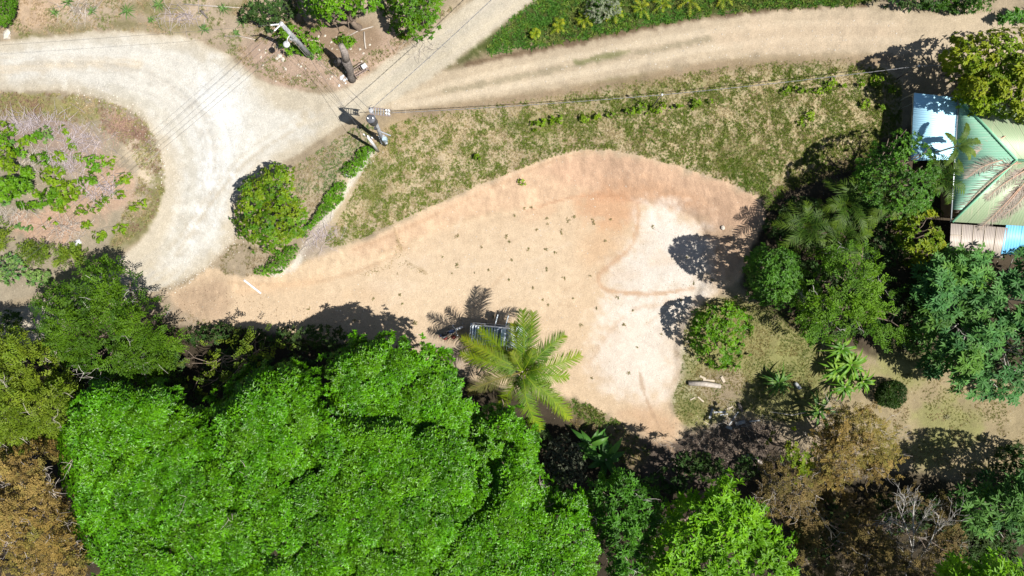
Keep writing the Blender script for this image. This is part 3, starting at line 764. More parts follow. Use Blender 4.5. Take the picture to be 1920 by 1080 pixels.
# blue shed
sb = g(1740, 240); Z0 = gz(1735, 250)
shed = empty('shed', at(1730, 250, Z0), 'open shed with pale blue corrugated roof beside the green house roof', 'shed')
A0 = at(1714, 174, Z0 + 2.25); B0 = at(1797, 183, Z0 + 2.5); C0 = at(1793, 298, Z0 + 2.5); D0 = at(1708, 300, Z0 + 2.25)
ns = 6
for i in range(ns):
    t0, t1 = i / ns, (i + 1) / ns
    up = np.array([0, 0, .015 * (i % 2)])
    corr_sheet(lerp(A0, D0, t0) + up, lerp(A0, D0, t1 + .012) + up, lerp(B0, C0, t1 + .012) + up, lerp(B0, C0, t0) + up, 6, .013).build('roof_sheet', BLUE, shed, True, origin=wb(shed))
for (q, w) in ((A0, 1), (D0, 1), (B0, -1), (C0, -1)):
    p = q + np.array([.15 * w, 0, -.06]); MB().tube([(p[0], p[1], Z0 - .2), tuple(p)], .06, 6).build('post', PLANK, shed, origin=wb(shed))
for q0, q1 in ((A0, D0), (B0, C0)):
    MB().tube([q0 + np.array([0, 0, -.09]), q1 + np.array([0, 0, -.09])], .045, 5).build('beam', PLANK, shed, origin=wb(shed))

house = empty('house', at(1860, 300, Z0), 'house under a faded green hipped metal roof littered with dry fronds', 'house')
EZ, RZ = Z0 + 2.6, Z0 + 3.9
e_nw = at(1799, 186, EZ); e_sw = at(1785, 416, EZ); apex = at(1906, 300, RZ)
e_ne = at(2150, 205, EZ); e_se = at(2130, 436, EZ); apex2 = at(2060, 312, RZ)
# walls
wx0 = e_sw[0] + .9; wx1 = e_se[0] - .9; wy0 = e_sw[1] + .7; wy1 = e_nw[1] - .7
wm = MB()
for (x0, y0, x1, y1) in ((wx0, wy0, wx0 + .15, wy1), (wx1, wy0, wx1 + .15, wy1), (wx0 + .15, wy0, wx1, wy0 + .15), (wx0 + .15, wy1 - .15, wx1, wy1)):
    wm.box(((x0 + x1) / 2, (y0 + y1) / 2, Z0 + 1.15), (x1 - x0, y1 - y0, 2.7))
wm.build('wall', WALL, house, origin=wb(house))
def hip_panels(a, b, c, n, mat, nwave):
    """triangle a-b (eave), c (apex): sheets side by side, ridges running up the slope"""
    a, b, c = [np.array(q, float) for q in (a, b, c)]
    tc = np.dot(c - a, b - a) / np.dot(b - a, b - a)
    def topp(t):      # height reached at eave position t
        f = t / tc if t < tc else (1 - t) / (1 - tc); f = max(0, min(1, f))
        foot = a + (b - a) * tc
        return a + (b - a) * t + (c - foot) * f
    for i in range(n):
        t0, t1 = i / n, (i + 1) / n
        up = np.array([0, 0, .012 * (i % 2)])
        corr_sheet(a + (b - a) * t0 + up, a + (b - a) * t1 + up, topp(t1) + up, topp(t0) + up, nwave, .008).build('roof_sheet', mat, house, True, origin=wb(house))
hip_panels(e_sw, e_nw, apex, 10, GREEN, 5)
def slope_panels(a, b, c, d, n, mat):
    for i in range(n):
        t0, t1 = i / n, (i + 1) / n; up = np.array([0, 0, .012 * (i % 2)])
        corr_sheet(lerp(a, b, t0) + up, lerp(a, b, t1) + up, lerp(d, c, t1) + up, lerp(d, c, t0) + up, 5, .008).build('roof_sheet', mat, house, True, origin=wb(house))
slope_panels(e_nw, e_ne, apex2, apex, 12, GREENY)
slope_panels(e_sw, e_se, apex2, apex, 12, GREENY)
CAP = roofmat('ridge_cap', (.20, .48, .30), (.45, .55, .40), .6)
for q0, q1 in ((e_nw, apex), (e_sw, apex), (apex, apex2)):
    up = np.array([0, 0, .045]); MB().tube([q0 + up, q1 + up], .10, 6).build('ridge_cap', CAP, house, True, origin=wb(house))
MB().tube([e_sw - np.array([.05, 0, .06]), e_nw - np.array([.05, 0, .06])], .055, 6).build('gutter', STEEL, house, True, origin=wb(house))
# lean-to of grey translucent sheets and deep blue sheets
LZ = EZ - .15
a = at(1783, 419, LZ); b_ = at(1890, 427, LZ); c_ = at(1881, 484, LZ - .5); d_ = at(1780, 480, LZ - .5)
for i in range(5):
    t0, t1 = i / 5, (i + 1) / 5; up = np.array([0, 0, .012 * (i % 2)])
    corr_sheet(lerp(a, b_, t0) + up, lerp(a, b_, t1) + up, lerp(d_, c_, t1) + up, lerp(d_, c_, t0) + up, 7, .018).build('lean_to_sheet', GREYR, house, True, origin=wb(house))
    if i: MB().tube([lerp(a, b_, t0) + (0, 0, .03), lerp(d_, c_, t0) + (0, 0, .03)], .022, 5).build('seam_strip', PLANK, house, origin=wb(house))
MB().tube([lerp(a, d_, .35) + (0, 0, .035), lerp(lerp(a, b_, .2), lerp(d_, c_, .2), .35) + (0, 0, .035)], .03, 5).build('batten', PLANK, house, origin=wb(house))
a = at(1889, 408, LZ + .12); b_ = at(2010, 412, LZ + .12); c_ = at(2005, 484, LZ - .4); d_ = at(1877, 476, LZ - .4)
for i in range(4):
    t0, t1 = i / 4, (i + 1) / 4; up = np.array([0, 0, .012 * (i % 2)])
    corr_sheet(lerp(a, b_, t0) + up, lerp(a, b_, t1) + up, lerp(d_, c_, t1) + up, lerp(d_, c_, t0) + up, 6, .02).build('lean_to_sheet', BLUE2, house, True, origin=wb(house))
for (uu, vv) in ((1786, 474), (1830, 478), (1875, 480)):
    p = at(uu, vv, LZ - .55); MB().tube([(p[0], p[1], Z0 - .4), tuple(p)], .05, 6).build('post', PLANK, house, origin=wb(house))

# ------------------------------------------------------------------ trees
GW = 'trees of the wood below the clearing'
tree('broadleaf_tree', 'spreading bright green tree touching the brown dry tree on its west side',
     [(118, 760), (150, 730), (200, 705), (260, 722), (325, 715), (345, 760), (385, 775), (430, 850), (470, 930), (500, 1010), (520, 1130), (180, 1130), (170, 1040), (140, 960), (120, 880)], 10.0, 6.8, 'canopy', group=GW, r0=.4, limbs=22, dome=1.8, holes=.05, bare=14, rag=1.5)
tree('broadleaf_tree', 'broadest domed bright green tree in the middle of the wood',
     [(385, 745), (420, 765), (455, 705), (530, 675), (590, 705), (610, 760), (700, 780), (790, 770), (870, 800), (900, 850), (935, 900), (925, 960), (880, 1000), (820, 1080), (800, 1130), (490, 1130), (470, 1010), (430, 930), (400, 850)], 11, 7.6, 'canopy', group=GW, r0=.45, limbs=26, dome=1.8, holes=.05, bare=10, rag=1.5)
tree('broadleaf_tree', 'bright green tree at the wood edge reaching over the clearing beside the coconut palm',
     [(600, 690), (650, 655), (700, 640), (740, 630), (800, 662), (845, 690), (875, 725), (890, 780), (870, 850), (780, 880), (700, 880), (620, 820)], 9.2, 7.2, 'canopy', group=GW, r0=.32, limbs=16, dome=1.3, rag=1.6, holes=.08)
tree('broadleaf_tree', 'bright green tree at the wood edge under the coconut palm crown',
     [(870, 800), (905, 780), (960, 765), (1000, 800), (1003, 850), (1012, 900), (1060, 925), (1095, 930), (1100, 980), (1130, 1030), (1120, 1130), (760, 1130), (800, 1040), (850, 970), (900, 940), (925, 890), (890, 850)], 10.0, 6.8, 'canopy', group=GW, r0=.38, limbs=22, dome=1.8, holes=.05, bare=8, bright=1.06, rag=1.4)
tree('feathery_tree', 'dark green feathery tree with bare white twigs overhanging the lower gravel road',
     [(72, 590), (100, 550), (140, 525), (180, 495), (225, 500), (255, 535), (262, 562), (300, 578), (318, 612), (336, 640), (322, 690), (285, 705), (245, 722), (190, 705), (150, 690), (115, 665), (78, 640)], 7.5, 4, 'feather', r0=.28, limbs=22, dome=2.5, holes=.16, bare=26, twig=BARKP, bright=.85)
tree('feathery_tree', 'olive green feathery tree standing between the lower road and the brown dry tree',
     [(-120, 640), (-20, 610), (40, 615), (82, 645), (112, 685), (140, 715), (145, 760), (128, 805), (90, 835), (30, 850), (-120, 850)], 8, 4, 'olive', r0=.28, limbs=18, dome=2.5, holes=.15, bare=30)
tree('dry_tree', 'brown dry leaved tree with grey twigs beside the big green canopy',
     [(-120, 850), (30, 835), (90, 815), (128, 850), (125, 930), (145, 1000), (172, 1040), (165, 1130), (-120, 1130)], 9, 5, 'brown', r0=.28, limbs=22, dome=2.2, holes=.16, bare=110)
tree('shade_tree', 'sparse olive tree with pale flower-like leaf clusters in the dark gap behind the wood',
     [(335, 660), (400, 655), (450, 610), (475, 605), (510, 640), (545, 650), (560, 690), (500, 705), (430, 735), (355, 745), (340, 700)], 5.5, 2.5, 'olive', r0=.14, limbs=10, dome=1.5, holes=.3, bright=.8, dens=.9)
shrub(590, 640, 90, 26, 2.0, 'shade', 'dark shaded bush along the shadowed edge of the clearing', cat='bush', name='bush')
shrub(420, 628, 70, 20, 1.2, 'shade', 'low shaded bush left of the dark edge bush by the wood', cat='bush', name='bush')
tree('lime_tree', 'brightest lime green tree with large leaf clumps beside the brown dry trees',
     [(1195, 1130), (1215, 1020), (1250, 965), (1285, 925), (1330, 905), (1372, 888), (1395, 900), (1385, 930), (1425, 950), (1445, 985), (1495, 1020), (1500, 1050), (1475, 1130)], 9.5, 5, 'lime', r0=.32, limbs=24, dome=2, holes=.14, bare=8, twig=BARKP)
tree('lime_tree', 'lime green treetop rising behind the leafless white tree',
     [(1730, 1110), (1775, 1050), (1820, 1058), (1870, 1042), (1925, 1075), (1990, 1180), (1960, 1330), (1780, 1340), (1725, 1230)], 12.5, 8.5, 'lime', r0=.28, limbs=12, dome=2, holes=.15)
tree('shade_tree', 'mid green tree in the gap between the big canopy and the lime tree',
     [(1095, 905), (1140, 885), (1180, 880), (1220, 905), (1240, 950), (1245, 985), (1215, 1030), (1200, 1130), (1135, 1130), (1130, 1030), (1100, 970)], 8, 4, 'mid', r0=.22, limbs=16, dome=2, holes=.12, bare=6, twig=BARKP)
shrub(1060, 865, 42, 50, 2.2, 'greygreen', 'grey green bush in deep shade beneath the coconut palm', cat='bush', name='bush', bright=.5)  # leaf tones dimmed to carry the deep shade
tree('dry_tree', 'brown dry leaved tree with bare grey branches by the dusty yard',
     [(1545, 775), (1600, 758), (1648, 775), (1672, 820), (1682, 870), (1670, 910), (1600, 930), (1540, 915), (1520, 870), (1540, 820)], 6.8, 3, 'brown', r0=.2, limbs=18, dome=1.8, holes=.16, bare=40)
tree('dry_tree', 'dark brown withered thicket tree around the leafless white tree',
     [(1500, 930), (1600, 925), (1680, 905), (1720, 915), (1790, 950), (1805, 1010), (1800, 1130), (1490, 1130), (1480, 1000)], 4.5, 2, 'darkbrown', r0=.18, limbs=22, dome=1.8, holes=.2, bare=40)
tree('dry_tree', 'small brown dry tree beside the lime tree with yellow green shoots',
     [(1425, 905), (1440, 870), (1480, 860), (1520, 880), (1540, 930), (1500, 985), (1450, 970), (1430, 940)], 6.6, 2.6, 'darkbrown', r0=.14, limbs=14, dome=1.5, holes=.06, bare=24, bright=1.1)
tree('shade_tree', 'small tree of yellow green leaf tufts in front of the brown dry trees',
     [(1442, 830), (1480, 808), (1525, 815), (1540, 860), (1530, 915), (1490, 905), (1455, 880)], 6.4, 3, 'yellow', r0=.1, limbs=12, dome=1.2, holes=.22, dens=.6, bright=.75)
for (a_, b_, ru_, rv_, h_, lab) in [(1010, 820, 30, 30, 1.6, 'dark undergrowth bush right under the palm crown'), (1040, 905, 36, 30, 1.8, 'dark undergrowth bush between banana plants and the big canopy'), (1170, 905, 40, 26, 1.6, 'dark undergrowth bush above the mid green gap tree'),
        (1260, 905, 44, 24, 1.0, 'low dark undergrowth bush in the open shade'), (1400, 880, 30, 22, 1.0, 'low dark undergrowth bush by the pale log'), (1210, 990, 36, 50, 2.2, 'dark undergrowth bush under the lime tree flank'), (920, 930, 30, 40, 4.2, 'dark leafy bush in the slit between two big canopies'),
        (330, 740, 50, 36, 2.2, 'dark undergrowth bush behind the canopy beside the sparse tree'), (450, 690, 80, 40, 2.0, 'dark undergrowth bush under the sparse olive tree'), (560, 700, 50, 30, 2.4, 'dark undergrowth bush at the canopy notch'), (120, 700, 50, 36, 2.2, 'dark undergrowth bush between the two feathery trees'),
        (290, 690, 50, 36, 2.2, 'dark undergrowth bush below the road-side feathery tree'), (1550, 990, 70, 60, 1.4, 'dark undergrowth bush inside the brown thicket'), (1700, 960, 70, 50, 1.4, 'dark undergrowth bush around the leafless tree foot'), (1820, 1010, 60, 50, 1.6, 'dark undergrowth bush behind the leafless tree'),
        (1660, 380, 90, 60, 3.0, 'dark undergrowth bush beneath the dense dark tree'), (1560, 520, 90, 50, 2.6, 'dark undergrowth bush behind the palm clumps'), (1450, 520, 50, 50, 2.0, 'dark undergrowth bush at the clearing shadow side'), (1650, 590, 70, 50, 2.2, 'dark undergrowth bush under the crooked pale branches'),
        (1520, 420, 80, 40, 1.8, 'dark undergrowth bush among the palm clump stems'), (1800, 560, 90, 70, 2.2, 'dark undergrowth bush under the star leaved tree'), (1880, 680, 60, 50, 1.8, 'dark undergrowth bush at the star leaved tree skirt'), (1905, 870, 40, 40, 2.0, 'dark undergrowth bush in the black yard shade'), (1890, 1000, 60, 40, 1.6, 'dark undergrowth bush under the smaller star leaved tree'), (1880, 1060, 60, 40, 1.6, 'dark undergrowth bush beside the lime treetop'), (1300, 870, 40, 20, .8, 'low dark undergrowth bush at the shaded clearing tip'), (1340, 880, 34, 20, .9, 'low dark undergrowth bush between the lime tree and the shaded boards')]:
    shrub(a_, b_, ru_, rv_, h_, 'shade', lab, cat='bush', name='bush')  # dark gap fillers; the two nearest the lime treetop stand in for missing shadow
tree('broadleaf_tree', 'dark tree at the yard end throwing a black shadow', [(1935, 900), (1990, 870), (2060, 900), (2080, 980), (2020, 1010), (1950, 990)], 8, 3.5, 'dark', r0=.2, limbs=10)
# corner tree and hedges
tree('corner_tree', 'rounded yellow green tree in the inside corner of the gravel bend',
     [(437, 375), (445, 345), (485, 325), (505, 305), (525, 305), (560, 322), (553, 350), (572, 380), (582, 412), (570, 440), (540, 458), (500, 467), (465, 452), (447, 425)], 5.4, 2.2, 'citrus', r0=.16, limbs=14, dome=2.6, holes=.05, depth=.6, rag=.8)
shrub(662, 300, 30, 10, .9, 'hedge', 'clipped green hedge stretch next to the transformer pole', 'clipped hedge stretches', 'hedge', 'hedge', poly=[(636, 322), (655, 303), (672, 280), (690, 272), (703, 278), (692, 300), (672, 320), (650, 332)], stems=6)
shrub(610, 385, 30, 10, .9, 'hedge', 'clipped green hedge stretch behind the rounded corner tree', 'clipped hedge stretches', 'hedge', 'hedge', poly=[(640, 335), (648, 345), (645, 362), (622, 393), (595, 425), (575, 440), (570, 425), (590, 400), (608, 370), (622, 345)], stems=6)
shrub(520, 490, 30, 10, .9, 'hedge', 'clipped green hedge stretch below the rounded corner tree at the clearing corner', 'clipped hedge stretches', 'hedge', 'hedge', poly=[(558, 455), (560, 465), (548, 490), (515, 510), (488, 518), (482, 508), (510, 488), (530, 468)], stems=6)
# trees on the right
tree('yellow_tree', 'large yellow green broadleaf tree hanging over the blue shed roof',
     [(1757, 112), (1780, 82), (1830, 60), (1900, 58), (2000, 70), (2060, 160), (2000, 240), (1900, 222), (1850, 216), (1812, 206), (1788, 178), (1795, 150)], 8.5, 4.5, 'yellow', r0=.3, limbs=22, dome=2.6, holes=.08)
tree('dark_tree', 'dense dark green tree covering the lower corner of the blue shed',
     [(1600, 320), (1625, 290), (1655, 265), (1690, 243), (1730, 250), (1750, 285), (1772, 315), (1768, 355), (1740, 395), (1690, 418), (1640, 405), (1610, 375)], 7.5, 3.5, 'dark', r0=.24, limbs=20, dome=2.4, holes=.18, bright=1.25)
tree('yellow_tree', 'small yellow green tree beside the grey lean-to roof',
     [(1690, 400), (1720, 392), (1752, 388), (1768, 420), (1780, 450), (1768, 478), (1730, 490), (1690, 485), (1678, 445)], 5.2, 2.5, 'yellow', r0=.13, limbs=12, dome=1.5, holes=.15, bright=.95)
tree('dark_tree', 'dark green tree casting shadow on the pale end of the clearing',
     [(1400, 478), (1440, 458), (1490, 465), (1512, 500), (1512, 545), (1480, 575), (1435, 570), (1402, 535)], 7.4, 3.0, 'dark', r0=.16, limbs=14, dome=1.6, holes=0, bright=1.15, dens=1.9, fill=.6, depth=1.0)
tree('feathery_tree', 'mid green feathery tree with pale crooked branches behind the pale clearing end',
     [(1505, 510), (1555, 465), (1600, 448), (1645, 470), (1650, 510), (1695, 545), (1705, 590), (1690, 635), (1640, 640), (1600, 622), (1560, 645), (1515, 620), (1500, 560)], 7.2, 3.2, 'feather', r0=.2, limbs=26, dome=1.9, holes=.26, bare=18, twig=BARKP, bright=1.15)
tree('star_leaf_tree', 'blue green tree of star shaped leaves below the house roof',
     [(1715, 545), (1725, 505), (1760, 465), (1800, 480), (1850, 472), (1880, 478), (1960, 475), (2060, 560), (2000, 740), (1920, 740), (1870, 735), (1835, 745), (1795, 725), (1745, 695), (1765, 650), (1722, 612)], 6.0, 2.2, 'palmate', r0=.2, limbs=26, dome=2, holes=.2, bark=BARKP)
tree('star_leaf_tree', 'smaller dark blue green star leaved tree near the leafless white tree',
     [(1795, 920), (1850, 930), (1872, 885), (1930, 895), (2010, 930), (2010, 1010), (1920, 1015), (1860, 1005), (1808, 980)], 5.6, 2.6, 'palmate', r0=.16, limbs=14, dome=1.6, holes=.22, bark=BARKP, bright=.9)
tree('small_tree', 'small glossy green tree at the edge of the pale clearing floor',
     [(1290, 630), (1298, 590), (1330, 570), (1370, 568), (1400, 590), (1405, 625), (1385, 655), (1375, 682), (1340, 685), (1310, 665)], 3.6, 1.0, 'bright', r0=.09, limbs=12, dome=1.7, holes=.12, depth=.6, bright=.95, rag=1.3)
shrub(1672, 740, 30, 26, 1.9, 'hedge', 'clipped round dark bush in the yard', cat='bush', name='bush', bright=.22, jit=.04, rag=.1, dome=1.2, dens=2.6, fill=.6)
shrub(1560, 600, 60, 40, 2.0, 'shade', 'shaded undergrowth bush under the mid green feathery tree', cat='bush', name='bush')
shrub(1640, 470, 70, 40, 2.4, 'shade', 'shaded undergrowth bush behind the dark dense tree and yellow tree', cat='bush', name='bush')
shrub(1720, 640, 30, 22, 1.0, 'bluegreen', 'low blue green bush between the feathery tree and star leaved tree', cat='bush', name='bush')
# trees at the far side of the road
tree('broadleaf_tree', 'bright green tree behind the lamp pole at the road bend',
     [(545, -60), (560, 5), (590, 38), (612, 52), (650, 30), (690, 22), (715, 0), (725, -60), (640, -110)], 8.5, 4, 'bright', r0=.25, limbs=16, dome=2, holes=.12, bright=1.05)
tree('broadleaf_tree', 'green bushy tree beside the upper gravel road',
     [(718, -50), (724, 15), (740, 55), (772, 70), (800, 58), (826, 32), (842, 0), (830, -60)], 5.5, 2, 'bright', r0=.18, limbs=12, dome=1.6, holes=.14, bright=.8)
shrub(505, 20, 50, 30, 1.8, 'shade', 'dark shaded bush behind the lamp pole', cat='bush', name='bush')
shrub(560, 82, 36, 24, 1.0, 'bright', 'leafy green bush at the foot of the lamp pole', cat='bush', name='bush', poly=[(518, 50), (560, 48), (590, 75), (602, 100), (580, 106), (560, 94), (540, 104), (524, 84)])
shrub(645, 75, 25, 12, .6, 'bright', 'low green bush behind the dead tree stump', cat='bush', name='bush', bright=.8)
shrub(8, 12, 22, 40, 1.8, 'hedge', 'dense dark green hedge at the road edge by the grass tufts', cat='hedge', name='hedge', jit=.06, bright=.7)
shrub(1130, 15, 34, 24, 1.6, 'greygreen', 'grey green bush among the young yellow palms', cat='bush', name='bush')
shrub(1700, 0, 60, 18, 1.6, 'shade', 'dark green bush on the far side of the dirt track', cat='bush', name='bush', bright=1.2)
shrub(1800, 8, 70, 18, 1.8, 'dark', 'dark leafy bush at the end of the dirt track', cat='bush', name='bush')
shrub(1900, 30, 40, 14, .8, 'mid', 'low green bush above the yellow green broadleaf tree', cat='bush', name='bush')
# thicket on the island inside the bend
isl = [(15, 240, 16, 12, 'shrub', .9), (15, 300, 22, 30, 'shrub', 2.2), (20, 350, 34, 26, 'bright', 2.6), (60, 255, 16, 9, 'bright', .6), (85, 252, 18, 13, 'bluegreen', .8), (42, 268, 12, 9, 'shrub', .6), (118, 245, 11, 8, 'shrub', .5),
       (133, 277, 11, 7, 'shrub', .5), (128, 262, 6, 5, 'shrub', .4), (175, 303, 20, 15, 'bright', 1.0), (145, 295, 9, 7, 'shrub', .5), (200, 322, 10, 6, 'shrub', .4), (225, 340, 12, 10, 'shrub', .5), (238, 330, 8, 6, 'shrub', .4),
       (225, 368, 13, 9, 'shrub', .5), (190, 372, 11, 8, 'shrub', .5), (95, 330, 22, 20, 'shrub', .8), (120, 355, 26, 18, 'shrub', .9), (145, 365, 15, 12, 'shrub', .7), (90, 368, 22, 16, 'bright', .8), (60, 385, 28, 10, 'bright', .6),
       (150, 395, 11, 9, 'shrub', .5), (248, 392, 10, 7, 'shrub', .5), (267, 383, 8, 9, 'shrub', .5), (223, 428, 13, 7, 'shrub', .4), (187, 443, 14, 12, 'shrub', .7), (35, 285, 16, 12, 'bright', .9), (75, 300, 14, 14, 'bright', .8), (110, 290, 14, 10, 'shrub', .6), (165, 335, 16, 12, 'bright', .8), (175, 390, 14, 9, 'shrub', .6), (205, 300, 10, 9, 'shrub', .5), (110, 385, 18, 10, 'shrub', .7), (40, 425, 18, 8, 'bluegreen', .6), (95, 415, 12, 7, 'shrub', .5), (160, 420, 12, 8, 'shrub', .5), (5, 262, 16, 14, 'bright', 1.0), (45, 325, 18, 14, 'bright', 1.2), (12, 372, 20, 12, 'bluegreen', .8), (68, 362, 9, 8, 'shrub', .5)]
def nearest(u_, v_, marks): return min(marks, key=lambda q: (q[0] - u_) ** 2 + (q[1] - v_) ** 2)[2]
IM = [(20, 235, 'beside the long purplish brush heap'), (95, 255, 'under the long purplish brush heap'), (140, 270, 'by the brush heap in mid island'), (180, 303, 'above the reddish soil hollow'), (225, 335, 'on reddish soil near the road bend'), (215, 372, 'on the reddish soil below the dead brush'),
      (255, 388, 'at the grassy inner verge'), (200, 438, 'by the lower verge and white bag'), (100, 335, 'in the central lime thicket'), (130, 365, 'at the lower end of the central thicket'), (70, 380, 'beside the pale crossing cable'), (15, 300, 'above the dark hollow'), (20, 355, 'below the dark hollow'), (45, 268, 'between the purplish brush and the dark hollow')]
for i, (a, b_, c_, d_, sp, h) in enumerate(isl):
    sz = 'tiny' if c_ < 9 else 'small' if c_ < 14 else 'wide' if c_ > d_ * 1.5 else 'bushy'
    shrub(a, b_, c_, d_, h, sp, sz + {'shrub': ' lime green shrub ', 'bright': ' deep green shrub ', 'bluegreen': ' bluish green shrub '}[sp] + nearest(a, b_, IM), 'shrubs on the island inside the bend', stems=3)
shrub(65, 470, 30, 18, 1.2, 'olive', 'reddish olive bush above the blue green bushes by the lower road', cat='bush', name='bush')
shrub(125, 480, 28, 16, 1.0, 'olive', 'olive bush between the white rubbish and the lower road', cat='bush', name='bush')
shrub(20, 505, 30, 28, 1.3, 'bluegreen', 'blue green bush at the lower road shoulder', cat='bush', name='bush')
shrub(70, 520, 30, 18, 1.0, 'bluegreen', 'pale blue green bush next to the tree covered lower road', cat='bush', name='bush')
shrub(8, 600, 30, 16, 1.4, 'shade', 'dark bush beside the lower road shadow', cat='bush', name='bush')
shrub(0, 440, 14, 20, 1.0, 'olive', 'dull olive bush below the reddish soil patch', cat='bush', name='bush')
# row of planted shrubs on the bank under the cable
row = [(1005, 235, 10), (1020, 228, 9), (1040, 224, 13), (1095, 222, 9), (1120, 218, 8), (1145, 214, 7), (1180, 208, 9), (1205, 203, 12), (1232, 200, 9), (1250, 199, 8), (1275, 199, 7), (1305, 196, 10), (1335, 190, 7),
       (1475, 170, 8), (1500, 168, 9), (1532, 163, 10), (1555, 162, 14), (1585, 160, 6), (1618, 158, 8), (1645, 150, 14), (1670, 166, 9), (1655, 200, 10), (1625, 195, 11), (1520, 215, 9), (1505, 232, 9), (895, 292, 8), (980, 340, 6)]
for a, b_, r in row:
    shrub(a, b_, r, r * .8, .55, 'shrub', ('small' if r < 9 else 'full') + ' leafy shrub ' + nearest(a, b_, [(1010, 232, 'at the near end of the planted bank row'), (1040, 224, 'between the planted row end and the capped post'), (1110, 219, 'in a gap of the planted bank row'), (1160, 211, 'just before the first capped post'), (1215, 202, 'at the first capped post'), (1250, 199, 'just past the first capped post'),
        (1300, 196, 'at the thinning end of the planted bank row'), (1490, 169, 'under the pale cable on the bank'), (1550, 162, 'in the pair under the pale cable'), (1600, 159, 'between the cable pair and the second capped post'), (1655, 155, 'at the second capped post'), (1645, 198, 'beside the black shed shadow'), (1512, 224, 'in the dry grass above the black tree shadow'), (895, 292, 'on the bank above the clearing rim'), (980, 340, 'on the orange rim of the clearing')]),
        'shrubs on the grass bank', stems=3)
# leafless tree
def bare_tree(base, tips, mat, label, name='leafless_tree', r0=.1):
    b0 = g(*base); root = empty(name, b0, label, 'tree'); mb = MB(); tw = MB()
    mid = at(*tips[0]); fork = b0 * .45 + mid * .55; fork[2] = max(fork[2], b0[2] + 1.2)
    tp = limb(mb, b0 - np.array([0, 0, .2]), fork, r0, r0 * .7, 4, .05, 7)
    for tpx in tips:
        e = at(*tpx); st = tp[rng.integers(2, 5)]
        pts = limb(mb, st, e, r0 * .5, r0 * .14, 6, .12, 5)
        d0 = e - st; ln = np.linalg.norm(d0); d0 = d0 / ln
        for k in range(9):
            j = rng.integers(2, 7); d = norm((d0 + rng.normal(size=3) * .55)[None])[0]; e2 = pts[j] + d * ln * (.18 + .25 * rng.random())
            p2 = limb(tw, pts[j], e2, r0 * .12, r0 * .05, 3, .15, 4)
            for q in range(3):
                dd = norm((d + rng.normal(size=3) * .6)[None])[0]; limb(tw, p2[rng.integers(1, 4)], e2 + dd * ln * .14, r0 * .08, r0 * .05, 2, .1, 3)
    mb.build('trunk', mat, root, True, origin=wb(root)); tw.build('twigs', mat, root, False, origin=wb(root))['kind'] = 'stuff'
    return root
bt = g(1698, 1082); BT = empty('leafless_tree', bt, 'leafless white branched tree in the dark brown thicket', 'tree'); mb = MB(); tw = MB()
def fork_twigs(mbx, pts, r, n, ln):
    for k in range(n):
        j = rng.integers(1, len(pts)); p = np.array(pts[j]) * .5 + np.array(pts[j - 1]) * .5; d = norm((np.array(pts[j]) - np.array(pts[j - 1]))[None])[0]
        s_ = norm(np.cross(d, rng.normal(size=3))[None])[0]; d2 = norm((d + s_ * (.45 + .4 * rng.random()))[None])[0]; e = p + d2 * ln * (.5 + .7 * rng.random()); e[2] += .15
        q = limb(mbx, p, e, r, r * .5, 4, .10, 4)
        for m_ in range(3):
            jj_ = rng.integers(1, 5); s2 = norm(np.cross(d2, rng.normal(size=3))[None])[0]; limb(mbx, q[jj_], q[jj_] + (d2 + s2 * .6) * ln * (.18 + .25 * rng.random()), r * .55, r * .3, 2, .08, 3)
for r_, L_ in [(.11, [(1698, 1082, 1), (1710, 1040, 2.4), (1714, 1000, 3.8), (1711, 965, 4.8), (1716, 936, 5.6)]), (.07, [(1712, 1035, 2.5), (1701, 992, 4), (1690, 966, 5), (1680, 942, 5.8)]), (.045, [(1701, 992, 4), (1684, 984, 4.6), (1664, 972, 5.2)]),
        (.08, [(1702, 1066, 1.6), (1734, 1036, 3), (1752, 1000, 4.4), (1761, 966, 5.6)]), (.045, [(1752, 1000, 4.4), (1770, 985, 5), (1788, 966, 5.6)]), (.05, [(1714, 1000, 3.8), (1730, 975, 4.8), (1749, 944, 5.8)]), (.04, [(1690, 966, 5), (1696, 948, 5.5), (1697, 932, 6)]), (.045, [(1706, 1050, 2), (1690, 1030, 2.8), (1670, 1015, 3.4)])]:
    pts = [at(a_, b_, 2.2 + z_ * .85 if z_ > 1 else .4) for a_, b_, z_ in L_]
    pts = smooth_line(np.array(pts), 1)
    mb.tube(pts, list(np.linspace(r_ * .75, r_ * .25, len(pts))), 6); fork_twigs(tw, pts[1:], .018, 12, 1.4)
mb.build('trunk', BARKP, BT, True, origin=wb(BT)); tw.build('twigs', BARKP, BT, False, origin=wb(BT))['kind'] = 'stuff'
bare_tree((1470, 920), [(1472, 865, 5.6), (1445, 940, 5.4), (1535, 965, 5.4), (1500, 930, 5.6)], BARKP, 'leafless grey branches over the small brown tree beside the lime tree', r0=.09)
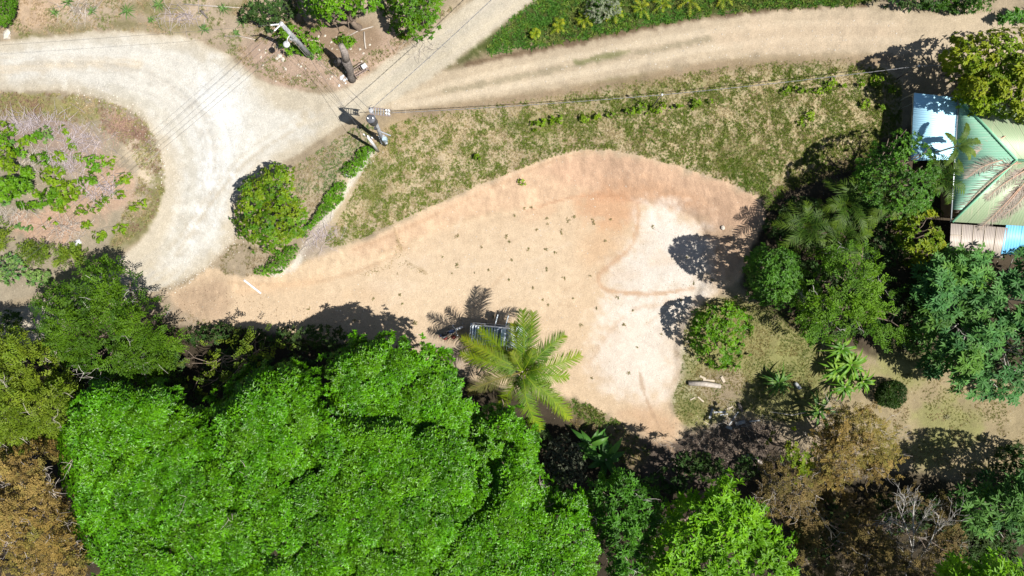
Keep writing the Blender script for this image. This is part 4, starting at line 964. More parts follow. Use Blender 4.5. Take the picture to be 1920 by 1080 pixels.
# ------------------------------------------------------------------ palms and strap leaved plants
def frond_obj(parent, p0, p1, sag, nl, ll, lw, cols, mat=LEAF, droop=.35, arch=None, name='frond', origin=None, gap=.08, bright=1.0, vshape=.25, rr=.03):
    """a pinnate leaf: midrib from p0 to p1 arching by sag, leaflets in two rows"""
    p0 = np.array(p0, float); p1 = np.array(p1, float); Ln = np.linalg.norm(p1 - p0)
    t = np.linspace(0, 1, 13)
    mid = p0 + (p1 - p0) * t[:, None]; mid[:, 2] += sag * 4 * t * (1 - t) * .9 + sag * .4 * t * (1 - t) ** 2
    bend = rng.normal() * .04 * Ln; perp = np.array([-(p1 - p0)[1], (p1 - p0)[0], 0]); perp /= np.linalg.norm(perp) + 1e-9
    mid += perp * (np.sin(t * np.pi) * bend)[:, None]
    tt = np.repeat(np.linspace(gap, .995, nl), 2); sg = np.tile([1.0, -1.0], nl)
    P = np.stack([np.interp(tt, t, mid[:, k]) for k in range(3)], 1)
    T = norm(np.stack([np.interp(tt, t, np.gradient(mid[:, k])) for k in range(3)], 1))
    side = norm(np.cross(T, np.array([0, 0, 1.0]))); upv = np.cross(side, T)
    ang = .55 + .5 * tt
    prof = 1.0 - 1.1 * (tt - .38) ** 2 - .5 * np.clip(tt - .85, 0, 1) * 3
    D = norm(T * ang[:, None] + side * sg[:, None] + upv * vshape - np.array([0, 0, 1.0]) * .12 + rng.normal(size=P.shape) * .11)
    L_ = ll * np.clip(prof, .25, 1) * (.88 + .24 * rng.random(len(tt))); W_ = np.full(len(tt), lw)
    cols = np.array(cols); c = cols[rng.integers(0, len(cols), len(tt))] * .5 + cols[rng.integers(0, len(cols))] * .5
    c = c * (.85 + .3 * rng.random((len(tt), 1))) * bright * ((np.array([.6, .7, .9]) + tt[:, None] * np.array([1.1, .55, 0])) if cols[0][1] > cols[0][0] else 1.0)
    org = wb(parent) if parent is not None else (origin if origin is not None else p0)
    # two-segment leaflets: near half as a strip and drooping tip
    M = len(P); sd = norm(np.cross(D, upv)); dz = np.array([0, 0, 1.0])
    a1 = P + sd * W_[:, None] * .5; a2 = P - sd * W_[:, None] * .5
    q = P + D * L_[:, None] * .55 - dz * (L_ * droop * .18)[:, None]; b1 = q + sd * W_[:, None] * .5; b2 = q - sd * W_[:, None] * .5
    tip = P + D * L_[:, None] - dz * (L_ * droop)[:, None]
    Vv = np.stack([a1, a2, b1, b2, tip], 1).reshape(-1, 3) - np.array(org)
    i0 = np.arange(M)[:, None] * 5
    F = np.concatenate([i0 + 0, i0 + 1, i0 + 3, i0, i0 + 3, i0 + 2, i0 + 2, i0 + 3, i0 + 4], 1).reshape(-1, 3)
    mb = MB(); rad = rr * (1 - .8 * t)
    mb.tube(mid - np.array(org), list(rad), 5)
    nV = len(mb.v); allV = mb.v + [tuple(x) for x in Vv]; allF = mb.f + [tuple(int(i) + nV for i in f) for f in F]
    me = bpy.data.meshes.new(name); me.from_pydata(allV, [], allF); me.update()
    a = me.attributes.new('tint', 'FLOAT_COLOR', 'POINT')
    rc = np.clip(cols.mean(0) * np.array([1.9, 1.45, 1.2]), 0, .8)
    cc = np.concatenate([np.tile(rc, (nV, 1)), np.repeat(c, 5, 0)]); cc = np.concatenate([np.clip(cc, .004, .9), np.ones((len(cc), 1))], 1)
    a.data.foreach_set('color', cc.ravel().astype(np.float32))
    me.materials.append(mat); o = bpy.data.objects.new(name, me); COL.objects.link(o)
    if parent is not None: o.parent = parent
    else: o.location = tuple(float(x) for x in org)
    return o
COCO = [(.075, .175, .006), (.11, .21, .008), (.045, .125, .006), (.15, .22, .015)]
ARECA = [(.036, .09, .008), (.058, .12, .012), (.022, .055, .006)]
DRYF = [(.34, .29, .25), (.42, .36, .31), (.27, .22, .19)]
# coconut palm
pb = g(968, 668); hub = at(980, 697, 6.2)
palm = empty('coconut_palm', pb, 'coconut palm leaning over the parked off-road car', 'palm')
mb = MB(); mb.tube([pb - np.array([0, 0, .2]), pb + (hub - pb) * .3 + np.array([-.1, .05, 0]), pb + (hub - pb) * .7, hub - np.array([0, 0, .1])], [.22, .15, .13, .14], 10)
mb.build('trunk', PALMTRUNK, palm, True, origin=wb(palm))
for i, (a, b_, dz, sg) in enumerate([(866, 634, -.5, .55), (864, 664, -.7, .6), (899, 618, -.9, .4), (878, 735, -1.6, .3), (962, 607, .1, .6), (980, 582, .3, .7), (1000, 586, .2, .7), (1058, 628, .0, .7),
        (1088, 666, -.3, .6), (1065, 707, -.7, .5), (1050, 754, -.8, .5), (1068, 785, -1.0, .5), (1014, 805, -1.2, .5), (935, 760, -1.5, .3), (1030, 725, -1.2, .3), (1000, 655, 1.0, .3), (960, 660, 1.0, .3), (1015, 690, 1.1, .3), (985, 735, .8, .3), (1035, 650, .2, .5)]):
    q = at(a, b_, 6.2 + dz); ln = np.linalg.norm(q - hub)
    dry = i in (3,)
    frond_obj(palm, hub + norm((q - hub)[None])[0] * .12, q, sg, int(10 + ln * 12), min(1.05, .25 + ln * .2), .045, COCO if not dry else [(.17, .16, .06), (.11, .14, .03)], LEAF, .45, rr=.04, bright=(.7 if i > 12 else 1.0))
mb = MB()
for k in range(9):
    a = k * .7; c0 = hub + np.array([math.cos(a) * .22, math.sin(a) * .22, -.25 - .08 * (k % 3)])
    mb.lathe([(.001, -.13), (.09, -.08), (.12, 0), (.08, .09), (.001, .13)], 7, Matrix.Translation(c0))
mb.build('coconut_cluster', simple('coconut', (.16, .20, .05), .5), palm, True, origin=wb(palm))

def palm_plant(u, v, h, n, L0, label, cols=ARECA, group=None, name='palm', ll=.7, lw=.075, trunk=True, elev=(.1, .9), az=None, cat='palm', nlv=8, sagk=.25, bright=1.0, mat=LEAF):
    b0 = g(u, v); root = empty(name, b0, label, cat, group)
    # (u, v) is where the plant stands; the fan of leaves sits on top of the stems
    top = b0 + np.array([0, 0, h])
    if trunk:
        mb = MB()
        for k in range(3):
            o = rng.normal(size=3) * np.array([.12, .12, 0]); mb.tube([b0 + o - np.array([0, 0, .1]), top + o * .4], [.06, .045], 7)
        mb.build('stem', PALMTRUNK, root, True, origin=wb(root))
    for i in range(n):
        a = (i / n * 2 * math.pi + rng.random() * .5) if az is None else az[i % len(az)] + rng.normal() * .1
        e = elev[0] + rng.random() * (elev[1] - elev[0]); ln = L0 * (.75 + .4 * rng.random())
        q = top + np.array([math.cos(a) * math.cos(e), math.sin(a) * math.cos(e), math.sin(e) * .6 - .15]) * ln
        frond_obj(root, top, q, ln * sagk, int(nlv * max(.7, ln / 1.3)), ll * (.8 + .3 * rng.random()), lw, cols, mat, .3, gap=.15, rr=.022, bright=bright)
    return root
palm_plant(1478, 430, 3.2, 13, 2.8, 'clump of feathery dark palms reaching over the clearing corner')
palm_plant(1545, 392, 3.6, 12, 2.7, 'feathery dark palm clump between the clearing corner palm and the dense dark tree')
palm_plant(1605, 385, 4.2, 11, 2.6, 'feathery palm at the foot of the dense dark tree')
palm_plant(1540, 452, 3.2, 9, 2.4, 'low feathery palm in shade of the palm clumps')
palm_plant(1700, 350, 4.2, 9, 2.2, 'feathery palm with one tan dead leaf against the green roof', bright=1.1)
rp = palm_plant(1722, 297, 4.6, 7, 1.9, 'slim palm with a few broad fronds leaning over the green roof', [(.05, .11, .02), (.08, .15, .025)], ll=.34, lw=.11, elev=(0, .7), az=[.6, .2, -.5, -1.0, 2.4, 1.1, -2.0], nlv=16)
YP = [(.14, .23, .010), (.19, .24, .015), (.09, .19, .010)]
for a, b_, r in [(1003, 66, .5), (1047, 52, .65), (1093, 42, .65), (1152, 28, .75), (1200, 20, .9), (1240, 12, .85), (1290, 6, .9), (1355, 0, .75)]:
    palm_plant(a, b_, .35, 7, r * 1.15, nearest(a, b_, [(1003, 66, 'smallest young yellow palm at the tip of the lush grass'), (1047, 52, 'young yellow palm between the smallest one and the grey bush'), (1093, 42, 'young yellow palm touching the grey green bush on the junction side'), (1152, 28, 'young yellow palm just past the grey green bush'), (1200, 20, 'bigger young yellow palm two past the grey bush'), (1240, 12, 'bigger young yellow palm three past the grey bush'), (1290, 6, 'bigger young yellow palm four past the grey bush'), (1355, 0, 'last young yellow palm of the row')]), YP, 'young palms in the lush grass', 'young_palm', .26, .06, True, (.1, .9), None, 'palm', 9, .2)
def strap(u, v, n, L0, w, h, cols, label, name='strap_leaf_plant', cat='plant', elev=(.2, 1.1), group=None, az=None, arch=1.0):
    b0 = g(u, v); root = empty(name, b0, label, cat, group)
    mb = MB(); mb.tube([b0 - np.array([0, 0, .1]), b0 + np.array([0, 0, h])], [.09, .06], 7); mb.build('stem', PALMTRUNK, root, True, origin=wb(root))
    cols = np.array(cols)
    for i in range(n):
        a = i * 2.4 + rng.random() * .6 if az is None else az[i % len(az)] + rng.normal() * .15
        e = elev[0] + rng.random() * (elev[1] - elev[0]); ln = L0 * (.7 + .5 * rng.random())
        d = np.array([math.cos(a) * math.cos(e), math.sin(a) * math.cos(e), math.sin(e)]); p = b0 + np.array([0, 0, h * (.5 + .5 * rng.random())])
        sd = np.array([-math.sin(a), math.cos(a), 0.0]); Vv = []; m = 6
        for j in range(m + 1):
            t = j / m; c = p + d * ln * t - np.array([0, 0, arch * ln * t * t * .75]); c[2] = max(c[2], b0[2] + .04)
            wd = w * (math.sin(min(1, t * 1.05 + .18) * math.pi) ** .7 if t < .97 else .05) * .5
            Vv += [c + sd * wd + np.array([0, 0, wd * .35]), c, c - sd * wd + np.array([0, 0, wd * .35])]
        F = []
        for j in range(m):
            k = j * 3; F += [(k, k + 1, k + 4, k + 3), (k + 1, k + 2, k + 5, k + 4)]
        me = bpy.data.meshes.new('leaf'); me.from_pydata([tuple(x - np.array(wb(root))) for x in Vv], [], F); me.update()
        at_ = me.attributes.new('tint', 'FLOAT_COLOR', 'POINT'); c = cols[rng.integers(0, len(cols))] * (.8 + .4 * rng.random())
        at_.data.foreach_set('color', np.tile(np.append(np.clip(c, .004, .9), 1), len(Vv)).astype(np.float32))
        me.polygons.foreach_set('use_smooth', [True] * len(me.polygons))
        me.materials.append(LEAFG); o = bpy.data.objects.new('leaf', me); COL.objects.link(o); o.parent = root
    return root
BAN = [(.06, .17, .025), (.09, .22, .03), (.04, .12, .02)]; HEL = [(.11, .24, .02), (.07, .18, .015), (.16, .28, .03)]
strap(1580, 680, 64, 2.1, .2, 1.5, HEL, 'clump of long strap leaves below the feathery tree in the yard')
strap(1560, 650, 34, 1.9, .2, 1.8, HEL, 'strap leaved plant merging into the feathery tree skirts')
strap(1605, 712, 30, 1.6, .18, 1.2, HEL, 'strap leaved plant next to the round dark bush')
strap(1555, 690, 34, 1.8, .2, 1.3, HEL, 'strap leaved plant on the lawn side of the large clump')
strap(1572, 722, 30, 1.7, .19, 1.1, HEL, 'strap leaved plant at the lower end of the large clump')
strap(1452, 714, 46, 1.9, .15, 1.0, [(.05, .13, .025), (.09, .19, .03), (.14, .22, .05)], 'spiky dark strap leaved plant beside the white pipe')
strap(1520, 765, 16, 2.6, .24, 1.8, [(.14, .24, .04), (.07, .16, .03)], 'long arching strap leaves before the brown dry tree')
strap(1130, 850, 14, 2.8, .55, 2.2, BAN, 'banana plant with broad torn leaves in the shade below the clearing', 'banana_plant', elev=(.3, .9))
strap(1105, 825, 10, 2.3, .42, 1.6, BAN, 'smaller banana plant next to the broad one below the clearing', 'banana_plant', elev=(.3, .9))
strap(1880, 915, 6, .9, .14, 2.0, [(.22, .30, .04)], 'slender plant with drooping yellow green leaves near the star leaved tree')
strap(1900, 850, 7, 1.3, .3, 1.6, BAN, 'banana plant in the yard shade by the frame edge thicket', 'banana_plant')
for a, b_, r in [(385, 55, .8), (456, 42, .85), (420, 18, .8), (240, 22, 1.1), (300, 10, 1.0), (475, 12, .8), (445, 62, .5), (130, 5, .9), (175, 22, .7), (105, 25, .6), (285, 38, .5)]:
    strap(a, b_, 26, r, .055, .12, [(.10, .20, .05), (.14, .25, .06), (.08, .15, .04)], ('tall' if r > .85 else 'low' if r < .65 else 'mid sized') + ' green grass tussock ' + nearest(a, b_, [(385, 55, 'below the short dark log'), (456, 42, 'above the pale road edge branch'), (420, 18, 'under the long pale branch'), (240, 22, 'in the dead twigs beside the road'), (300, 10, 'between twig heaps on the roadside'), (475, 12, 'against the shaded bush by the lamp pole'), (445, 62, 'touching the pale road edge branch'), (130, 5, 'near the dense roadside hedge'), (175, 22, 'among pale twigs near the hedge'), (105, 25, 'on bare soil near the hedge'), (285, 38, 'close to the gravel edge')]), 'grass_tussock', 'grass', (.3, 1.1), 'grass tussocks along the upper roadside', arch=.8)
strap(1775, 782, 22, .5, .05, .1, [(.14, .15, .05), (.22, .20, .10)], 'lone spiky tuft on the dusty yard', 'grass_tussock', 'grass', (.3, 1.0))
# dead fronds on the roof
def onroof(u_, v_, up=.1):
    """point on the green roof at the given image pixel"""
    p = at(u_, v_, (RZ + EZ) / 2)
    def pl(a, b_, c_):
        a, b_, c_ = [np.array(q) for q in (a, b_, c_)]; n_ = np.cross(b_ - a, c_ - a)
        return a[2] - (n_[0] * (p[0] - a[0]) + n_[1] * (p[1] - a[1])) / n_[2]
    best = min(pl(e_sw, e_nw, apex), max(pl(e_nw, e_ne, apex2), pl(e_nw, apex2, apex)), max(pl(e_sw, e_se, apex2), pl(e_sw, apex2, apex)))
    q = at(u_, v_, best + up); return q
for (a, b_, c_, d_, lab) in [(1908, 303, 1800, 398, 'longest dry grey frond lying diagonally across the green hip'), (1912, 352, 1838, 428, 'dry brown frond lying on the lower roof slope above the grey sheets'), (1935, 345, 1880, 405, 'dry tan frond lying next to the deep blue sheets'),
        (1915, 306, 1806, 312, 'dry grey frond lying along the roof ridge line'), (1960, 330, 1890, 372, 'dry frond half hidden by other fronds on the lower roof'), (1885, 255, 1830, 285, 'thin dry frond near the upper hip of the green roof'), (1925, 318, 1850, 372, 'dry frond on the lower slope just below the apex'), (1930, 330, 1862, 415, 'dry frond overlapping the brown one above the grey sheets'), (1880, 300, 1812, 335, 'dry frond across the middle of the green hip'), (1960, 300, 1900, 330, 'dry frond beside the apex on the ridge')]:
    fo = frond_obj(None, onroof(a, b_, .14), onroof(c_, d_, .10), -.02, 46, .85, .03, DRYF, LEAFD, .12, name='dry_palm_frond', vshape=.02, rr=.045)
    tag(fo, lab, 'palm frond')

# ------------------------------------------------------------------ grass (nobody could count the blades)
def grass(name, poly, dens, hgt, wid, cols, label, patch=.0, margin=0, size=30, spread=1.0, nb=7, excl=None, seed=3):
    poly = smooth_poly(poly, 1); lo, hi = poly.min(0), poly.max(0)
    area = (hi - lo).prod() * S * S; n = int(area * dens)
    p = lo + rng.random((n, 2)) * (hi - lo)
    k = inside(poly, p[:, 0], p[:, 1]) & (fbm(p[:, 0], p[:, 1], size, 4, seed) > patch + rng.normal(size=n) * .05)
    for e, mg in ((ROAD, -4), (TRACK, -4), (CLEAR, -2)): k &= sdf(e, p[:, 0], p[:, 1]) < mg + 4 * rng.random(n)
    if margin: k &= sdf(TRACK, p[:, 0], p[:, 1]) < -margin * (.5 + .8 * rng.random(n))
    p = p[k]; W = gv(p[:, 0], p[:, 1]); A = norm(np.tile([0, 0, 1.0], (len(W), 1)) + rng.normal(size=W.shape) * .25)
    P, D, Nn, L_, W_, id_ = rosettes(W, A, nb, hgt, wid, (.25, 1.1), .4)
    cols = np.array(cols); mixn = fbm(p[:, 0], p[:, 1], size * 1.5, 3, seed + 7)
    ci = np.clip(((mixn * 2.2 + .5 + rng.normal(size=len(p)) * .22) * len(cols)).astype(int), 0, len(cols) - 1)
    c = cols[ci][id_] * (.75 + .5 * rng.random((len(P), 1)))
    o = leaf_object(name, P, D, Nn, L_, W_, c, LEAF, None, (0, 0, 0), .3, .2)
    tag(o, label, 'grass', kind='stuff'); return o
BANK = [(725, 222), (960, 190), (1200, 150), (1450, 112), (1690, 108), (1690, 290), (1560, 330), (1440, 372), (1390, 350), (1240, 300), (1100, 277), (960, 320), (800, 390), (640, 465), (600, 460), (650, 390), (690, 300)]
grass('grass', BANK, 95, .12, .02, [(.40, .32, .18), (.33, .28, .12), (.24, .25, .07), (.15, .20, .04)], 'dry tan and green grass covering the sloping bank', -.2, 22, 14, nb=5)
grass('grass', BANK, 110, .16, .026, [(.20, .25, .04), (.15, .22, .022), (.12, .195, .018), (.22, .25, .055)], 'bright green grass tufts dotted over the sloping bank', .025, 26, 13, nb=5, seed=21)
grass('grass', [(900, 105), (960, 30), (1060, -60), (1700, -60), (1650, 10), (1450, 16), (1330, 30), (1200, 52), (1050, 82), (960, 98)], 34, .28, .05, [(.075, .19, .025), (.10, .22, .02), (.15, .23, .03), (.065, .155, .025), (.18, .22, .05)], 'lush green grass between the two roads', -.25, 0, 24)
grass('grass', [(-60, 172), (130, 176), (205, 190), (255, 212), (288, 245), (308, 300), (314, 345), (298, 395), (262, 440), (200, 470), (230, 400), (270, 330), (230, 260), (150, 225), (-60, 215)], 60, .2, .022, [(.40, .31, .19), (.30, .27, .10), (.22, .24, .07), (.26, .17, .12)], 'dry straw grass fringing the island inside the bend', -.12, 0, 22)
grass('grass', [(560, 420), (540, 320), (600, 280), (660, 240), (705, 225), (690, 290), (640, 330), (600, 380)], 60, .16, .022, [(.36, .29, .18), (.26, .24, .09), (.13, .21, .05), (.11, .19, .05)], 'short grass behind the clipped hedges', -.3, 0, 18)
grass('grass', [(405, 495), (440, 450), (500, 468), (545, 470), (500, 512), (430, 525)], 50, .15, .02, [(.30, .23, .14), (.22, .20, .09)], 'thin dry grass below the rounded corner tree', -.1, 0, 18)
grass('grass', [(-80, -80), (560, -80), (560, 40), (640, 130), (760, 60), (900, -20), (860, 10), (700, 130), (620, 172), (500, 150), (420, 95), (290, 56), (100, 62), (-80, 88)], 45, .18, .022, [(.40, .30, .20), (.32, .25, .14), (.20, .21, .07), (.15, .19, .05)], 'patchy dry grass along the upper roadside', -.03, 0, 22)
grass('grass', [(1285, 560), (1420, 560), (1540, 620), (1560, 760), (1480, 800), (1380, 760), (1290, 810), (1255, 760), (1280, 700)], 75, .11, .018, [(.34, .28, .12), (.24, .25, .07), (.17, .22, .05)], 'short lawn grass around the small glossy tree', -.15, 0, 22)
grass('grass', [(1650, 700), (1760, 700), (2000, 740), (2000, 880), (1760, 900), (1690, 860)], 45, .11, .018, [(.40, .30, .19), (.30, .26, .11), (.21, .23, .06)], 'worn dry grass of the dusty yard', -.02, 0, 26)
grass('grass', [(1070, 735), (1150, 775), (1170, 800), (1080, 790)], 40, .25, .04, [(.12, .21, .03), (.16, .22, .04)], 'lush green grass patch beside the palm at the clearing tip', -.2, 0, 16)
grass('grass', [(1060, 735), (1130, 770), (1200, 815), (1230, 860), (1150, 880), (1060, 800)], 22, .22, .035, [(.17, .22, .05), (.12, .2, .03), (.28, .22, .10)], 'green grass fringe below the clearing edge', -.08, 0, 16)
grass('grass', [(1380, 340), (1450, 345), (1480, 380), (1440, 400), (1400, 365)], 30, .25, .04, [(.15, .24, .04), (.2, .27, .05)], 'taller green grass at the clearing corner', -.15, 0, 14)
grass('grass', [(310, 560), (380, 545), (430, 565), (420, 605), (330, 615)], 14, .14, .03, [(.26, .22, .09), (.34, .25, .15)], 'sparse grass at the foot of the road bend', .02, 0, 16)
grass('grass', [(1150, 180), (1400, 150), (1660, 130), (1680, 250), (1540, 330), (1440, 365), (1300, 310), (1160, 275)], 40, .15, .04, [(.10, .17, .02), (.14, .20, .03), (.22, .23, .07)], 'greener grass on the far half of the bank', .03, 0, 30, nb=6, seed=41)
# leaf litter under the trees and along the edge of the wood
def litter(name, poly, dens, cols, label, size=.10):
    poly = smooth_poly(poly, 1); lo, hi = poly.min(0), poly.max(0); n = int((hi - lo).prod() * S * S * dens)
    p = lo + rng.random((n, 2)) * (hi - lo); p = p[inside(poly, p[:, 0], p[:, 1]) & (fbm(p[:, 0], p[:, 1], 25, 3, 31) > -.08)]
    W = gv(p[:, 0], p[:, 1]) + np.array([0, 0, .02]); D = norm(rng.normal(size=W.shape) * np.array([1, 1, .2])); Nn = norm(rng.normal(size=W.shape) * .3 + np.array([0, 0, 1.0]))
    c = np.array(cols)[rng.integers(0, len(cols), len(W))] * (.7 + .6 * rng.random((len(W), 1)))
    o = leaf_object(name, W, D, Nn, size * (.6 + .9 * rng.random(len(W))), size * .5 * (.6 + .8 * rng.random(len(W))), c, LEAFD, None, (0, 0, 0), .0, .2)
    tag(o, label, 'leaf litter', kind='stuff')
LC = [(.34, .25, .16), (.22, .15, .09), (.42, .36, .27), (.15, .10, .07)]
litter('leaf_litter', [(330, 540), (420, 540), (560, 560), (700, 600), (830, 640), (890, 690), (870, 720), (780, 680), (640, 640), (450, 620), (340, 600)], 14, LC, 'dry leaves scattered along the shaded clearing edge')
litter('leaf_litter', [(1200, 830), (1290, 780), (1380, 740), (1480, 760), (1440, 880), (1260, 920)], 18, LC, 'dry leaves and chips in the shade below the clearing')
litter('leaf_litter', [(480, 60), (560, 100), (700, 60), (800, 80), (690, 140), (600, 172), (490, 150), (430, 100)], 12, LC, 'dry leaves on the reddish roadside around the lamp pole')
litter('leaf_litter', [(20, 230), (200, 240), (280, 300), (260, 400), (180, 440), (0, 450)], 16, [(.40, .33, .27), (.30, .24, .20), (.46, .36, .26)], 'grey dead leaves over the island inside the bend')
litter('leaf_litter', [(738, 430), (748, 425), (764, 490), (800, 512), (795, 518), (755, 495), (680, 520), (670, 515), (745, 490)], 70, [(.17, .16, .05), (.28, .20, .09), (.12, .10, .04)], 'thin line of dead leaves washed down the cut bank', .09)
# ------------------------------------------------------------------ utility poles, posts and cables
def insulator(parent, p0, p1, r=.05):
    p0 = np.array(p0); p1 = np.array(p1); pts = []; rad = []
    for i in range(13):
        pts.append(p0 + (p1 - p0) * i / 12); rad.append(r if i % 2 else r * .55)
    MB().tube(pts, rad, 8).build('insulator', PORC, parent, True, origin=wb(parent))
p_b = g(584, 106); p_t = at(528, 45, 8.6)
pole1 = empty('utility_pole', p_b, 'grey utility pole with round white street lamp at the bend', 'utility pole', 'utility poles at the junction')
def onp(b0, t0, f): return np.array(b0) * (1 - f) + np.array(t0) * f
MB().tube([p_b - np.array([0, 0, .3]), onp(p_b, p_t, .5), p_t], [.19, .165, .14], 12).build('shaft', CONCRETE, pole1, True, origin=wb(pole1))
MB().tube([p_t - np.array([0, 0, .02]), p_t + np.array([0, 0, .08])], .15, 12).build('cap', WHITE, pole1, True, origin=wb(pole1))
insulator(pole1, p_t, at(507, 47, 8.5), .06); insulator(pole1, p_t, at(514, 58, 8.4), .06)
la = onp(p_b, p_t, .72); lend = at(538, 84, 6.4)
MB().tube([la, (la + lend) / 2 + np.array([0, 0, .25]), lend + np.array([0, 0, .15])], .035, 7).build('lamp_arm', WHITE, pole1, True, origin=wb(pole1))
lamp = MB().lathe([(.05, .22), (.22, .18), (.25, .08), (.22, .02), (.10, -.12), (.02, -.14)][::-1], 18, Matrix.Translation(lend)).build('lamp_head', WHITE, pole1, True, origin=wb(pole1))
MB().box(onp(p_b, p_t, .60) + np.array([-.15, -.05, 0]), (.3, .25, .4)).build('control_box', STEEL, pole1, bevel=.02, origin=wb(pole1))
MB().tube([onp(p_b, p_t, .58) + (-.2, -.1, 0), onp(p_b, p_t, .3) + (-.24, -.1, 0), p_b + (-.25, -.12, .1)], .02, 5).build('conduit', CABLEP, pole1, origin=wb(pole1))
for f in (.45, .66, .9):
    q = onp(p_b, p_t, f); MB().tube([q - np.array([0, 0, .03]), q + np.array([0, 0, .03])], .185 - .03 * f, 12).build('band', STEEL, pole1, origin=wb(pole1))

p2b = g(721, 272); p2t = at(694, 204, 8.2)
pole2 = empty('utility_pole', p2b, 'leaning grey pole with crossarms and dark transformer beside the hedge', 'utility pole', 'utility poles at the junction')
MB().tube([p2b - np.array([0, 0, .3]), onp(p2b, p2t, .5), p2t], [.17, .15, .13], 12).build('shaft', CONCRETE, pole2, True, origin=wb(pole2))
MB().tube([p2t, p2t + np.array([0, 0, .35])], .03, 6).build('pin', DARKM, pole2, origin=wb(pole2))
tc_ = onp(p2b, p2t, .86) + np.array([-.02, -.42, 0])
tf = MB().lathe([(.05, -.55), (.30, -.55), (.32, -.5), (.32, .42), (.34, .45), (.30, .52), (.04, .56)], 16, Matrix.Translation(tc_)).build('transformer', simple('transformer_paint', (.08, .085, .10), .6), pole2, True, origin=wb(pole2))
for dx in (-.15, .15):
    MB().tube([tc_ + np.array([dx, 0, .5]), tc_ + np.array([dx * 1.2, 0, .62]), tc_ + np.array([dx * 1.2, 0, .78])], [.05, .06, .03], 8).build('bushing', PORC, pole2, True, origin=wb(pole2))
c0 = onp(p2b, p2t, .95); c1 = at(733, 212, 8.0)
for k, off in enumerate(((0, .22, 0), (0, -.22, 0))):
    q0 = c0 + np.array(off); q1 = c1 + np.array(off); MB().tube([q0 - (q1 - q0) * .06, q1], .045, 5).build('crossarm', RUST, pole2, origin=wb(pole2))
for k in range(7):
    q = lerp(c0, c1, (k + .8) / 7.6); MB().tube([q + (0, .24, .03), q + (0, -.24, .03)], .028, 5).build('rung', STEEL, pole2, origin=wb(pole2))
for k in (.8, .92): q = lerp(c0, c1, k); insulator(pole2, q + (0, .1, .04), q + (0, .1, .34), .08); insulator(pole2, q + (0, -.12, .04), q + (0, -.12, .34), .08)
q = onp(p2b, p2t, .42); MB().tube([q, q + np.array([.85, -.30, -.25])], [.06, .05], 7).build('brace', STEEL, pole2, origin=wb(pole2))
for k in range(5):
    q = onp(p2b, p2t, .06 + .055 * k); MB().box(q + np.array([.06, .0, 0]), (.5, .16, .05)).build('step_bracket', STEEL, pole2, origin=wb(pole2))
MB().box(onp(p2b, p2t, .22) + np.array([.24, -.1, 0]), (.34, .3, .55)).build('meter_box', simple('pale_blue_box', (.30, .40, .48), .5), pole2, bevel=.03, origin=wb(pole2))
for f in (.55, .65, .75):
    q = onp(p2b, p2t, f); MB().box(q + np.array([-.1, -.16, 0]), (.22, .2, .26)).build('switch', DARKM, pole2, origin=wb(pole2), bevel=.02)
p3b = g(709, 284); p3t = at(690, 257, p3b[2] + 3.6)
pole3 = empty('utility_pole', p3b, 'short pale stub pole with white insulators at the hedge end', 'utility pole', 'utility poles at the junction')
MB().tube([p3b - np.array([0, 0, .2]), p3t], [.13, .10], 10).build('shaft', WHITE, pole3, True, origin=wb(pole3))
MB().tube([p3t + (-.35, .2, -.2), p3t + (.35, -.1, -.2)], .05, 6).build('crossarm', RUST, pole3, origin=wb(pole3))
for dx in (-.3, 0, .3): insulator(pole3, p3t + (dx, .06 - dx * .4, -.14), p3t + (dx, .06 - dx * .4, .16), .06)
def post(bu, bv, tu, tv, tz, label):
    b0 = g(bu, bv); t0 = at(tu, tv, tz); r = empty('cable_post', b0, label, 'post', 'posts carrying the bank cable')
    MB().tube([b0 - np.array([0, 0, .2]), t0], [.05, .04], 8).build('shaft', DEADWOOD, r, True, origin=wb(r))
    MB().lathe([(.03, 0), (.09, .02), (.09, .09), (.03, .12)], 10, Matrix.Translation(t0)).build('cap', WHITE, r, True, origin=wb(r)); return t0
t1 = post(1221, 202, 1241, 178, 5.9, 'thin cable post with white cap among the bank shrubs')
t2 = post(1682, 148, 1722, 124, 5.3, 'thin cable post with white cap by the blue shed')
t0_ = None
def cable(p0, p1, sag, r, mat, label, group=None, n=18, name='cable'):
    p0 = np.array(p0, float); p1 = np.array(p1, float); pts = []
    for i in range(n + 1):
        t = i / n; q = p0 * (1 - t) + p1 * t; q[2] -= sag * 4 * t * (1 - t); pts.append(tuple(q))
    o = MB().tube(pts, r, 5).build(name, mat, None, True, origin=p0); tag(o, label, 'cable', group); return o
CABLEG = simple('cable_grey', (.24, .24, .25), .6, 0, .1)
def twisted(p0, p1, sag, label, n=60):
    p0 = np.array(p0, float); p1 = np.array(p1, float); root = empty('twisted_cable', p0, label, 'cable')
    d = norm((p1 - p0)[None])[0]; a = norm(np.cross(d, [0, 0, 1.0])[None])[0]; b_ = np.cross(d, a)
    ln = np.linalg.norm(p1 - p0); n = int(ln * 5)
    for k, m in ((0, CABLE), (1, CABLEG)):
        pts = []
        for i in range(n + 1):
            t = i / n; q = p0 * (1 - t) + p1 * t; q[2] -= sag * 4 * t * (1 - t); ph = t * ln / .9 * 2 * math.pi + k * math.pi
            pts.append(tuple(q + (a * math.cos(ph) + b_ * math.sin(ph)) * .02))
        MB().tube(pts, .013, 4).build('strand', m, root, True, origin=wb(root))
i1 = at(507, 47, 8.5); i2 = at(514, 58, 8.4)
cable(i1, at(-260, 100, 8.2), .25, .008, CABLE, 'thin cable from the lamp pole along the upper road')
cable(i2, at(-120, 590, 7.0), .5, .008, CABLE, 'upper cable from the lamp pole across the island')
cable(i2 + (.25, -.25, -.15), at(-105, 598, 6.9), .5, .008, CABLE, 'second cable close beside the upper island cable')
